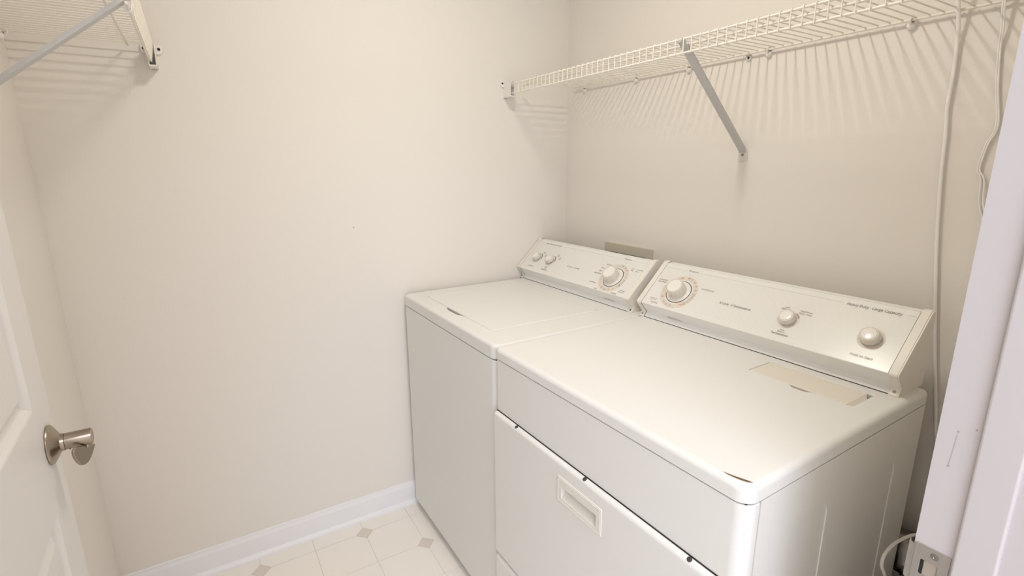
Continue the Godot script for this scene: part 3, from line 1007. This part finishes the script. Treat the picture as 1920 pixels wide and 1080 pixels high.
	text(face, "Heavy Duty · Large Capacity", Vector2(0.6115, 0.1468), 0.112, "ink")
	text(face, "Automatic", Vector2(0.0345, 0.0988), 0.034, "ink_soft")
	text(face, "Dry-Miser", Vector2(0.0335, 0.0908), 0.032, "ink_soft")
	text(face, "Timed Drying", Vector2(0.1985, 0.0965), 0.043, "ink_soft")
	text(face, "6 Cycle · 3 Temperature", Vector2(0.3038, 0.0668), 0.0935, "ink")
	text(face, "Fluff Air", Vector2(0.054, 0.0112), 0.028, "ink_soft")
	text(face, "Damp Dry Cool", Vector2(0.043, 0.0262), 0.03, "ink_faint")
	text(face, "Down Care", Vector2(0.044, 0.0212), 0.022, "ink_faint")
	text(face, "Low", Vector2(0.4345, 0.1008), 0.0115, "ink_soft")
	text(face, "Delicate", Vector2(0.434, 0.0945), 0.0235, "ink_soft")
	text(face, "High/Heavy", Vector2(0.4835, 0.0990), 0.030, "ink_soft")
	text(face, "Perm. Press", Vector2(0.4835, 0.0918), 0.030, "ink_soft")
	text(face, "Temp", Vector2(0.4535, 0.0338), 0.0125, "ink_soft")
	text(face, "Fabrics", Vector2(0.453, 0.0282), 0.018, "ink_soft")
	text(face, "Temperature", Vector2(0.4525, 0.0208), 0.043, "ink")
	text(face, "Push to Start", Vector2(0.637, 0.0212), 0.0445, "ink_soft")
	# timer dial
	var c := Vector2(0.1125, 0.0685)
	dial_ring(face, c, [1.72, 3.42, 5.12])
	for q in [[1.47, "80"], [1.24, "70"], [0.93, "60"], [0.62, "50"], [0.32, "40"], [-0.5, "10"], [4.42, "20"], [4.68, "30"], [4.16, "10"]]:
		dial_text(face, c, q[0], q[1], 0.007 if q[1] != "80" else 0.009, "ink_soft")
	for k in 6:
		dial_tick(face, c, 0.1 - k * 0.085, 0.0465 + 0.003 * (k % 2))
	for k in 3:
		dial_tick(face, c, 2.85 + k * 0.08, 0.0475)
		dial_tick(face, c, -0.64 - k * 0.05, 0.0475)
	for q in [1.95, 3.72, 5.38]:
		dial_text(face, c, q, "Off", 0.0095, "orange")
	arc(face, "timer_mark", c, 0.0425, 0.0438, 3.42, 3.86, "orange")
	arc(face, "timer_mark", c, 0.0425, 0.0438, 5.02, 5.58, "orange")
	knob(t, fx, c, 0.0268, 0.034, true)
	# temperature knob
	var c2 := Vector2(0.4525, 0.0672)
	arc(face, "printed_ring", c2, 0.0215, 0.0262, -5.2, 0.35, "ring")
	arc(face, "printed_ring", c2, 0.0215, 0.0262, 0.42, 1.1, "ring_tick", 0.0004)
	knob(t, fx, c2, 0.0198, 0.0195, false)
	# start button
	var c3 := Vector2(0.637, 0.0702)
	arc(face, "printed_ring", c3, 0.0205, 0.0268, 0.0, TAU, "ring")
	knob(t, fx, c3, 0.0208, 0.0215, false)
	kick_text(t, 0.1215, DECK)


func kick_text(t: Node3D, x: float, deck: float) -> void:
	# two lines printed along the foot of the console
	var s := Vector3(0, 0.023, 0.0198).normalized()
	var xf := Transform3D(Basis(Vector3(1, 0, 0), s, Vector3(1, 0, 0).cross(s)), Vector3(x, deck + 0.0165, 0.0868))
	var body := t.get_node("console_body") as Node3D
	for q in [["1-800-253-1301 in U.S.A.", 0.0066, "ink_soft", 0.05], ["Consumer Assistance Center", 0.0014, "ink_faint", 0.058]]:
		var o := text(body, q[0], Vector2.ZERO, q[3], q[2], font_plain)
		o.transform = xf * Transform3D(Basis(), Vector3(0, q[1], 0.0012))


func bump(xa: float, xb: float, depth: float) -> Array:
	var out := []
	var n := 12
	for k in n + 1:
		var t := float(k) / n
		var f := clampf(minf(t, 1.0 - t) / 0.28, 0.0, 1.0)
		out.append(Vector2(lerpf(xb, xa, t), depth * (f * f * (3.0 - 2.0 * f))))
	return out


func dial_ring(face: Node3D, c: Vector2, gaps: Array) -> void:
	for k in gaps.size():
		var a: float = gaps[k]
		var b: float = gaps[(k + 1) % gaps.size()]
		if b <= a:
			b += TAU
		arc(face, "dial_ring", c, 0.0462, 0.0602, a + 0.022, b - 0.022, "ring")


func dial_text(face: Node3D, c: Vector2, a: float, words: String, w: float, m: String) -> void:
	text(face, words, c + Vector2(cos(a), sin(a)) * 0.0533, w, m, font_slant)


func dial_tick(face: Node3D, c: Vector2, a: float, r0: float) -> void:
	arc(face, "dial_tick", c, r0, 0.0585, a - 0.012, a + 0.012, "ring_tick", 0.0005)


func build_washer() -> void:
	var t := thing("washing_machine", "white top-loading washing machine in the corner, its lid flush in the top", "washing machine", Vector3(0.7303, 0, 0.1402), deg_to_rad(0.541))
	var x0 := -0.714
	var x1 := -0.0115
	var zf := 0.643
	var deck := 0.924
	part("cabinet", MB.new().slab(MB.loop(x0, x1, 0.0, zf, [0.024, 0.018, 0.0045, 0.0045], 7), 0.033, 0.8788, 0.0025, 0.003, 3), "enamel", t)
	part("neck_gap_shade", MB.new().box(Vector3(x0 + 0.008, 0.87, 0.006), Vector3(x1 - 0.008, 0.89, zf - 0.008)), "dark", t)  # dark block gives the gap below the washer top its shade
	var o := MB.loop(x0 - 0.001, x1, -0.004, zf + 0.0006, [0.026, 0.02, 0.011, 0.011], 7, bump(-0.60, -0.18, 0))
	var a0 := -0.626
	var a1 := -0.134
	var b0 := 0.166
	var b1 := 0.582
	var i := MB.loop(a0, a1, b0, b1, [0.016, 0.012, 0.012, 0.012], 7, bump(-0.455, -0.31, 0.0125))
	part("top_panel", MB.new().ring(o, i, 0.8826, deck, 0.010, 0.0025), "enamel", t)
	part("lid_gap_shade", MB.new().box(Vector3(a0 - 0.005, 0.883, b0 - 0.005), Vector3(a1 + 0.005, 0.893, b1 + 0.02)), "dark", t)  # dark block stands in for the shade beneath the lid
	part("lid", MB.new().slab(MB.loop(a0 + 0.002, a1 - 0.002, b0 + 0.002, b1 - 0.0018, [0.015, 0.011, 0.011, 0.011], 7), deck - 0.016, deck + 0.0004, 0.004, 0.0, 5), "enamel", t)
	for x in [x0 + 0.05, x1 - 0.05]:
		for z in [0.06, 0.58]:
			part("levelling_foot", MB.new().at(Transform3D(Basis(), Vector3(x, 0, z))).lathe([Vector2(0, 0), Vector2(0.016, 0), Vector2(0.018, 0.004), Vector2(0.016, 0.01), Vector2(0.006, 0.012), Vector2(0.006, 0.035)], 20), "bumper", t)

	var face := build_console(t, -0.7285, -0.046, deck, 0.957)
	var fx := face_frame(deck, 0.957)
	rule(face, -0.696, -0.66, 0.1483)
	rule(face, -0.537, -0.187, 0.1483)
	rule(face, -0.142, -0.062, 0.1483)
	text(face, "Heavy Duty · Large Capacity", Vector2(-0.599, 0.1475), 0.108, "ink_soft")
	text(face, "Whirlpool", Vector2(-0.1645, 0.1490), 0.036, "ink_soft", font_script)
	arc(face, "logo_swirl", Vector2(-0.163, 0.1495), 0.0152, 0.0156, 2.6, 5.2, "ink_faint")
	text(face, "6 Cycle · 2 Speed", Vector2(-0.3945, 0.064), 0.073, "ink_soft")
	text(face, "Load Size", Vector2(-0.640, 0.0215), 0.031, "ink_soft")
	text(face, "Temperature", Vector2(-0.5445, 0.0205), 0.041, "ink_soft")
	text(face, "Cold", Vector2(-0.545, 0.0360), 0.013, "ink_soft")
	text(face, "Cold", Vector2(-0.5455, 0.0295), 0.013, "ink_soft")
	text(face, "Med", Vector2(-0.618, 0.0985), 0.014, "ink_soft")
	text(face, "Lg", Vector2(-0.597, 0.086), 0.009, "ink_soft")
	text(face, "Warm", Vector2(-0.523, 0.104), 0.014, "ink_soft")
	text(face, "Cold", Vector2(-0.5225, 0.0975), 0.012, "ink_soft")
	text(face, "Hot", Vector2(-0.503, 0.0905), 0.01, "ink_soft")
	text(face, "Cold", Vector2(-0.502, 0.084), 0.012, "ink_soft")
	for q in [[Vector2(-0.638, 0.0672), 0.45], [Vector2(-0.546, 0.0692), 0.45]]:
		var c: Vector2 = q[0]
		arc(face, "printed_ring", c, 0.0205, 0.0262, -5.0, -0.1, "ring")
		arc(face, "setting_arc", c, 0.0228, 0.0262, -0.1, 1.25, "ink")
		knob(t, fx, c, 0.0188, 0.0205, false)
	var c := Vector2(-0.1705, 0.0645)
	dial_ring(face, c, [0.72, 2.72, 4.22, 5.15])
	for q in [[0.85, "Off"], [2.78, "Off"], [4.32, "Off"], [5.05, "Off"]]:
		dial_text(face, c, q[0], q[1], 0.009, "orange")
	for q in [[1.45, "Max"], [1.12, "Min"], [3.0, "14"], [4.68, "Heavy"], [5.35, "8"], [5.65, "6"], [0.5, "4"], [0.22, "2"]]:
		dial_text(face, c, q[0], q[1], 0.0029 * q[1].length(), "ink_soft")
	for k in 4:
		dial_tick(face, c, 0.0 - k * 0.1, 0.047)
		dial_tick(face, c, -0.4 - k * 0.035, 0.0475)
	for q in [0.78, 4.25, 5.0]:
		arc(face, "timer_mark", c, 0.0425, 0.0438, q - 0.06, q + 0.06, "orange")
	text(face, "Normal", Vector2(-0.2295, 0.1115), 0.024, "ink_soft")
	text(face, "Heavy", Vector2(-0.2475, 0.0935), 0.018, "ink_soft")
	text(face, "Light", Vector2(-0.2495, 0.0795), 0.015, "ink_soft")
	text(face, "Super Wash", Vector2(-0.2555, 0.0668), 0.037, "ink_soft")
	text(face, "Pre-Wash", Vector2(-0.2475, 0.0262), 0.03, "ink_soft")
	text(face, "Soak", Vector2(-0.215, 0.0042), 0.016, "ink_soft")
	text(face, "Delicate", Vector2(-0.122, 0.0055), 0.026, "ink_soft")
	text(face, "Knit Wear", Vector2(-0.0935, 0.0235), 0.023, "ink_soft")
	text(face, "Fine Wash", Vector2(-0.096, 0.0168), 0.026, "ink_soft")
	text(face, "Spin", Vector2(-0.1155, 0.1165), 0.0125, "ink_soft")
	text(face, "Only", Vector2(-0.1145, 0.109), 0.0125, "ink_soft")
	text(face, "Permanent", Vector2(-0.084, 0.1165), 0.027, "ink_soft")
	text(face, "Press", Vector2(-0.0905, 0.109), 0.014, "ink_soft")
	knob(t, fx, c, 0.0268, 0.034, true)
	kick_text(t, -0.167, deck)


# ---------------------------------------------------------------- wire shelves
# a shelf along +x against the wall z = 0, its front lip at z = depth
func wire_shelf(called: String, label: String, xa: float, xb: float, first_wire: float, depth: float, y: float, xf: Transform3D, lean := 0.0) -> Node3D:
	var t := thing(called, label, "shelf")
	t.transform = xf
	var rr := 0.0029
	var rw := 0.0016
	for q in [["front_rail", y, depth, xa], ["lip_rail", y - 0.0335 - lean, depth - lean, xa], ["middle_rail", y - 0.0012, depth - 0.055, xa + 0.03], ["back_rail", y, 0.0125, xa + 0.035]]:
		part(q[0], MB.new().tube([Vector3(q[3], q[1], q[2]), Vector3(xb, q[1], q[2])], rr, 12), "wire", t)
	# one cross wire: over the deck, round the front rail and down the lip
	var up := y + rr + rw * 0.6
	var out := depth + rr + rw * 0.6
	var path := [Vector3(0, y + rr * 0.3, 0.0085), Vector3(0, up, 0.0115), Vector3(0, up, depth - 0.002)]
	for k in range(1, 6):
		var a := PI / 2 * k / 5
		path.append(Vector3(0, y + (up - y) * cos(a), depth + (out - depth) * sin(a)))
	path.append(Vector3(0, y - 0.0365 - lean, out - lean))
	var mesh := MB.new().tube(path, rw, 8).commit(M["wire"])
	var x := first_wire
	while x < xb - 0.004:
		place("deck_wire", mesh, t, Transform3D(Basis(), Vector3(x, 0, 0)))
		x += 0.0254
	return t


# socket that carries the shelf end; local x out of the side wall, z towards the room side of the shelf
func end_bracket(label: String, xf: Transform3D) -> Node3D:
	var t := thing("shelf_end_bracket", label, "bracket", Vector3.ZERO, 0.0, "white plastic end brackets of the wire shelves")
	t.transform = xf
	var b := MB.new()
	var u := Transform3D(SIDE, Vector3.ZERO)
	# wall flange with two rounded ears (plan: x -> -z, z -> -y)
	b.at(u).slab(MB.loop(-0.026, 0.026, -0.066, -0.040, [0.010, 0.010, 0.005, 0.005], 5), 0.0, 0.007, 0.002, 0.0, 3)
	# cup: side cheeks, floor and back
	b.slab(MB.loop(0.0075, 0.0105, -0.060, 0.0, [0.0013, 0.0013, 0.0013, 0.0013], 2), 0.0, 0.055, 0.0012, 0.0, 2)
	b.slab(MB.loop(-0.0105, -0.0075, -0.060, 0.0, [0.0013, 0.0013, 0.0013, 0.0013], 2), 0.0, 0.055, 0.0012, 0.0, 2)
	b.slab(MB.loop(-0.0105, 0.0105, -0.005, 0.0, [0.002, 0.002, 0.0013, 0.0013], 3), 0.0, 0.055, 0.0012, 0.0, 2)
	b.slab(MB.loop(-0.0085, 0.0085, -0.060, 0.0, [0.001, 0.001, 0.001, 0.001], 2), 0.0, 0.004, 0.0, 0.0, 2)
	part("socket", b, "clip", t)
	for z in [-0.0178, 0.0178]:
		var s := MB.new().at(Transform3D(SIDE, Vector3(0.0065, 0.054, z)))
		s.lathe([Vector2(0.0042, 0.0), Vector2(0.004, 0.0012), Vector2(0.0018, 0.0016), Vector2(0.0012, 0.0005), Vector2(0, 0.0005)], 16)
		part("screw", s, "bumper", t)
	return t


# strut from the front rail down to the wall; local z away from the wall, at the wall z = 0
func support_brace(label: String, xf: Transform3D, top: Vector3, foot: Vector3, w := 0.0112) -> Node3D:
	var t := thing("support_brace", label, "brace", Vector3.ZERO, 0.0, "grey support braces of the wire shelves")
	t.transform = xf
	var dir := (top - foot).normalized()
	var across := (Vector3(1, 0, 0) - dir * dir.x).normalized()
	var nrm := across.cross(dir)
	var len := top.distance_to(foot)
	var bx := Transform3D(Basis(across, dir, nrm), foot)
	var b := MB.new().at(bx)
	b.box(Vector3(-w, 0.0, 0.0), Vector3(w, len, 0.0016))
	b.box(Vector3(-w, 0.012, -0.006), Vector3(-w + 0.0014, len - 0.012, 0.0))
	b.box(Vector3(w - 0.0014, 0.012, -0.006), Vector3(w, len - 0.012, 0.0))
	part("strut", b, "brace", t)
	# foot plate screwed to the wall
	var fp := MB.new().at(Transform3D(FRONT, Vector3(foot.x, foot.y, 0.0)))
	fp.slab(MB.loop(-0.0155, 0.0155, -0.012, 0.026, [0.003, 0.003, 0.009, 0.009], 5), 0.0, 0.003, 0.0006, 0.0, 2)
	part("foot_plate", fp, "foot", t)
	part("screw", MB.new().at(Transform3D(FRONT, Vector3(foot.x, foot.y - 0.008, 0.003))).lathe([Vector2(0.0042, 0.0), Vector2(0.0036, 0.0016), Vector2(0.0014, 0.0022), Vector2(0.0009, 0.0012), Vector2(0, 0.0012)], 16), "screw", t)
	# hook over the front rail
	var hk := []
	for k in 10:
		var a := -0.3 + PI * 1.15 * k / 9
		hk.append(Vector2(cos(a), sin(a)))
	var h := MB.new()
	for k in 9:
		var p: Vector2 = hk[k]
		var q: Vector2 = hk[k + 1]
		var r0 := 0.0046
		var r1 := 0.006
		var c := Vector3(top.x, top.y + 0.0035, top.z + 0.001)
		for s in [[r1, 1.0], [r0, -1.0]]:
			var r: float = s[0]
			var g: float = s[1]
			h.quad(c + Vector3(-0.007, p.y * r, p.x * r), c + Vector3(0.007, p.y * r, p.x * r), c + Vector3(0.007, q.y * r, q.x * r), c + Vector3(-0.007, q.y * r, q.x * r), Vector3(0, p.y, p.x) * g, Vector3(0, p.y, p.x) * g, Vector3(0, q.y, q.x) * g, Vector3(0, q.y, q.x) * g)
		for x in [-0.007, 0.007]:
			h.flat(c + Vector3(x, p.y * r0, p.x * r0), c + Vector3(x, p.y * r1, p.x * r1), c + Vector3(x, q.y * r1, q.x * r1), c + Vector3(x, q.y * r0, q.x * r0), Vector3(signf(x), 0, 0))
	part("hook", h, "brace", t)
	return t


func wall_clip(label: String, xf: Transform3D) -> Node3D:
	var t := thing("shelf_wall_clip", label, "clip", Vector3.ZERO, 0.0, "white plastic clips holding the back rails")
	t.transform = xf
	var dome := [Vector2(0.0092, 0.0)]
	for k in range(1, 8):
		var a := PI / 2 * k / 7
		dome.append(Vector2(0.0092 * cos(a), 0.005 + 0.008 * sin(a)))
	part("body", MB.new().at(Transform3D(FRONT, Vector3(0, -0.0115, 0))).lathe(dome, 20, 0.2), "clip", t)
	part("strap", MB.new().tube(smooth([Vector3(0.002, -0.012, 0.011), Vector3(0.003, -0.003, 0.0185), Vector3(0.004, 0.005, 0.0165), Vector3(0.004, 0.0075, 0.010), Vector3(0.003, 0.004, 0.002)], 5), 0.0024, 8), "clip", t)
	part("nail", MB.new().at(Transform3D(FRONT, Vector3(0.0065, -0.004, 0.0085))).lathe([Vector2(0.0026, 0.0), Vector2(0.0026, 0.003), Vector2(0, 0.0034)], 12), "screw", t)
	return t


func build_shelves() -> void:
	wire_shelf("wire_shelf", "long white wire shelf on the back wall above the washer and dryer", 0.018, ROOM_X - 0.012, 0.0839, 0.316, SHELF_Y, Transform3D.IDENTITY)
	end_bracket("white shelf end bracket on the left wall, high above the washer", Transform3D(Basis(), Vector3(0, 1.667, 0.3135)))
	support_brace("grey brace under the long shelf over the appliances", Transform3D.IDENTITY, Vector3(0.886, SHELF_Y - 0.005, 0.314), Vector3(0.8745, 1.4385, 0.002))
	for q in [[0.12, "white wall clip of the long shelf nearest the corner"], [0.413, "second white wall clip of the long shelf from the corner"], [0.651, "white wall clip of the long shelf just left of its brace"], [0.927, "white wall clip of the long shelf just right of its brace"], [1.267, "white wall clip of the long shelf nearest the hanging cable"]]:
		wall_clip(q[1], Transform3D(Basis(), Vector3(q[0], SHELF_Y + 0.0015, 0)))
	# an extra anchor beside the brace
	var an := thing("shelf_anchor", "round white anchor with a screw below the long shelf, right of the brace", "anchor", Vector3(0.864, 1.704, 0))
	part("collar", MB.new().at(Transform3D(FRONT, Vector3.ZERO)).lathe([Vector2(0.0078, 0.0), Vector2(0.0076, 0.005), Vector2(0.0062, 0.0068), Vector2(0.0046, 0.006), Vector2(0.0044, 0.003), Vector2(0, 0.003)], 24), "clip", an)
	part("screw", MB.new().at(Transform3D(FRONT, Vector3(0, 0, 0.003))).lathe([Vector2(0.0036, 0.0), Vector2(0.0032, 0.0014), Vector2(0.0012, 0.0018), Vector2(0, 0.0008)], 16), "bumper", an)
	part("saddle", MB.new().box(Vector3(-0.012, 0.007, 0.0), Vector3(0.007, 0.0155, 0.0075)), "clip", an)

	# the short shelf on the wall opposite; its own x runs the same way, z is mirrored by turning half round
	var flip := Transform3D(Basis(Vector3(-1, 0, 0), Vector3(0, 1, 0), Vector3(0, 0, -1)), Vector3(0.705, 0, ROOM_Z))
	wire_shelf("wire_shelf", "short white wire shelf high on the left, seen from below", 0.062, 0.705 - 0.018, 0.0957, 0.311, 1.732, flip, 0.009)
	end_bracket("white shelf end bracket on the left wall beside the short shelf", Transform3D(Basis(), Vector3(0, 1.674, ROOM_Z - 0.3085)))
	support_brace("grey brace under the short shelf at the upper left", flip, Vector3(0.705 - 0.6, 1.704, 0.3), Vector3(0.705 - 0.6, 1.468, 0.002), 0.0125)
	wall_clip("white wall clip holding the back of the short shelf", Transform3D(Basis(Vector3(0, 1, 0), PI), Vector3(0.055, 1.7295, ROOM_Z)))
	# hanger tab with a rivet on the short shelf's front rails
	var hg := thing("shelf_hanger", "white rounded hanger tab with a rivet on the short shelf front", "hanger", Vector3(0.5785, 0, ROOM_Z - 0.302))
	var tab := MB.new().at(Transform3D(SIDE, Vector3(0.014, 0, 0)))
	tab.slab(MB.loop(-0.0075, 0.0075, -1.76, -1.684, [0.0072, 0.0072, 0.003, 0.003], 8), 0.0, 0.003, 0.0008, 0.0, 3)
	part("tab", tab, "clip", hg)
	part("rivet", MB.new().at(Transform3D(SIDE, Vector3(0.0168, 1.694, 0))).lathe([Vector2(0.0042, 0.0), Vector2(0.004, 0.001), Vector2(0.0028, 0.0018), Vector2(0, 0.0021)], 24), "clip", hg)


# ---------------------------------------------------------------- things on and along the back wall
func build_wall_things() -> void:
	# recessed washer outlet box, its beige rim shows above the washer console
	var ob := thing("outlet_box", "beige plastic laundry outlet box on the back wall behind the washer console", "outlet box", Vector3(0.41, 0, 0))
	var rim := MB.new().at(Transform3D(FRONT, Vector3(0, 0, 0)))
	rim.ring(MB.loop(-0.131, 0.131, -1.097, -0.87, [0.004, 0.004, 0.004, 0.004], 3), MB.loop(-0.107, 0.101, -1.0605, -0.9, [0.003, 0.003, 0.003, 0.003], 3), 0.0, 0.006, 0.002, 0.001)
	part("rim", rim, "outlet", ob)
	part("recess_shade", MB.new().box(Vector3(-0.104, 0.902, 0.0004), Vector3(0.099, 1.0597, 0.0012)), "dark", ob)  # flat dark sheet stands in for the shade inside the box

	# white cord hanging down the wall
	var c1 := thing("wall_cable", "thick white cable hanging from the long shelf down past the dryer console", "cord")
	part("cable", MB.new().tube(smooth([Vector3(1.352, 1.80, 0.05), Vector3(1.3545, 1.75, 0.034), Vector3(1.357, 1.715, 0.0235), Vector3(1.359, 1.69, 0.0165), Vector3(1.3605, 1.652, 0.0095), Vector3(1.3635, 1.585, 0.008), Vector3(1.3635, 1.52, 0.008), Vector3(1.3695, 1.465, 0.008), Vector3(1.3755, 1.375, 0.008), Vector3(1.389, 1.24, 0.008), Vector3(1.408, 1.097, 0.008), Vector3(1.426, 0.975, 0.008), Vector3(1.443, 0.876, 0.008), Vector3(1.455, 0.80, 0.008), Vector3(1.468, 0.70, 0.008), Vector3(1.478, 0.4, 0.008), Vector3(1.482, 0.11, 0.008), Vector3(1.483, 0.105, 0.016), Vector3(1.483, 0.02, 0.02)], 8), 0.0038, 10), "cord", c1)
	# thin two-strand cord
	var c2 := thing("hanging_wire", "thin two-strand white wire hanging right of the thick cable", "wire")
	var pts := [Vector3(1.425, 1.80, 0.024), Vector3(1.4265, 1.717, 0.0205), Vector3(1.430, 1.66, 0.011), Vector3(1.430, 1.626, 0.006), Vector3(1.438, 1.555, 0.006), Vector3(1.451, 1.477, 0.006), Vector3(1.4415, 1.441, 0.006), Vector3(1.4355, 1.391, 0.006), Vector3(1.444, 1.369, 0.006), Vector3(1.4495, 1.32, 0.006), Vector3(1.462, 1.275, 0.006), Vector3(1.4615, 1.218, 0.006), Vector3(1.4645, 1.189, 0.006), Vector3(1.48, 1.05, 0.006), Vector3(1.5, 0.6, 0.006), Vector3(1.51, 0.106, 0.006)]
	var sa := smooth(pts, 6)
	var sb := []
	for k in sa.size():
		var p: Vector3 = sa[k]
		var f := clampf((1.39 - p.y) / 0.03, 0.0, 1.0) * clampf((p.y - 1.26) / 0.03, 0.0, 1.0)
		sb.append(p + Vector3(0.0034 + 0.003 * f, 0, 0.0004))
	part("strand", MB.new().tube(sa, 0.0018, 8), "cord", c2)
	part("strand", MB.new().tube(sb, 0.0018, 8), "cord", c2)
	# power cord looping out beside the dryer
	var c3 := thing("power_cord", "white power cord looping out beside the dryer, low at the right", "cord")
	part("cable", MB.new().tube(smooth([Vector3(1.56, 0.50, 0.02), Vector3(1.555, 0.56, 0.06), Vector3(1.54, 0.615, 0.14), Vector3(1.524, 0.649, 0.233), Vector3(1.52, 0.663, 0.316), Vector3(1.52, 0.656, 0.360), Vector3(1.52, 0.632, 0.364), Vector3(1.52, 0.594, 0.337), Vector3(1.52, 0.52, 0.29), Vector3(1.525, 0.3, 0.22), Vector3(1.53, 0.03, 0.15), Vector3(1.5, 0.006, 0.06)], 8), 0.0031, 10), "cord", c3)

	# crinkled foil duct behind the dryer
	var duct := thing("foil_duct", "crinkled silver foil vent duct behind the dryer at the lower right", "duct")
	var axis := smooth([Vector3(1.16, 0.16, 0.075), Vector3(1.24, 0.27, 0.072), Vector3(1.34, 0.43, 0.072), Vector3(1.44, 0.495, 0.072), Vector3(1.53, 0.44, 0.072), Vector3(1.565, 0.30, 0.072), Vector3(1.562, 0.17, 0.072), Vector3(1.558, 0.06, 0.072)], 18)
	var rad := []
	# (kept clear of the cords on the wall)
	var rng := RandomNumberGenerator.new()
	rng.seed = 11
	for k in axis.size():
		rad.append(0.047 + (0.005 if k % 2 == 0 else -0.003) + rng.randf_range(-0.0015, 0.0015))
	# crumple the foil: nudge the axis a little from ring to ring
	for k in axis.size():
		var p: Vector3 = axis[k]
		axis[k] = p + Vector3(rng.randf_range(-0.0035, 0.0035), rng.randf_range(-0.0035, 0.0035), rng.randf_range(-0.002, 0.002))
	part("hose", MB.new().tube(axis, 0.05, 28, rad), "foil", duct)
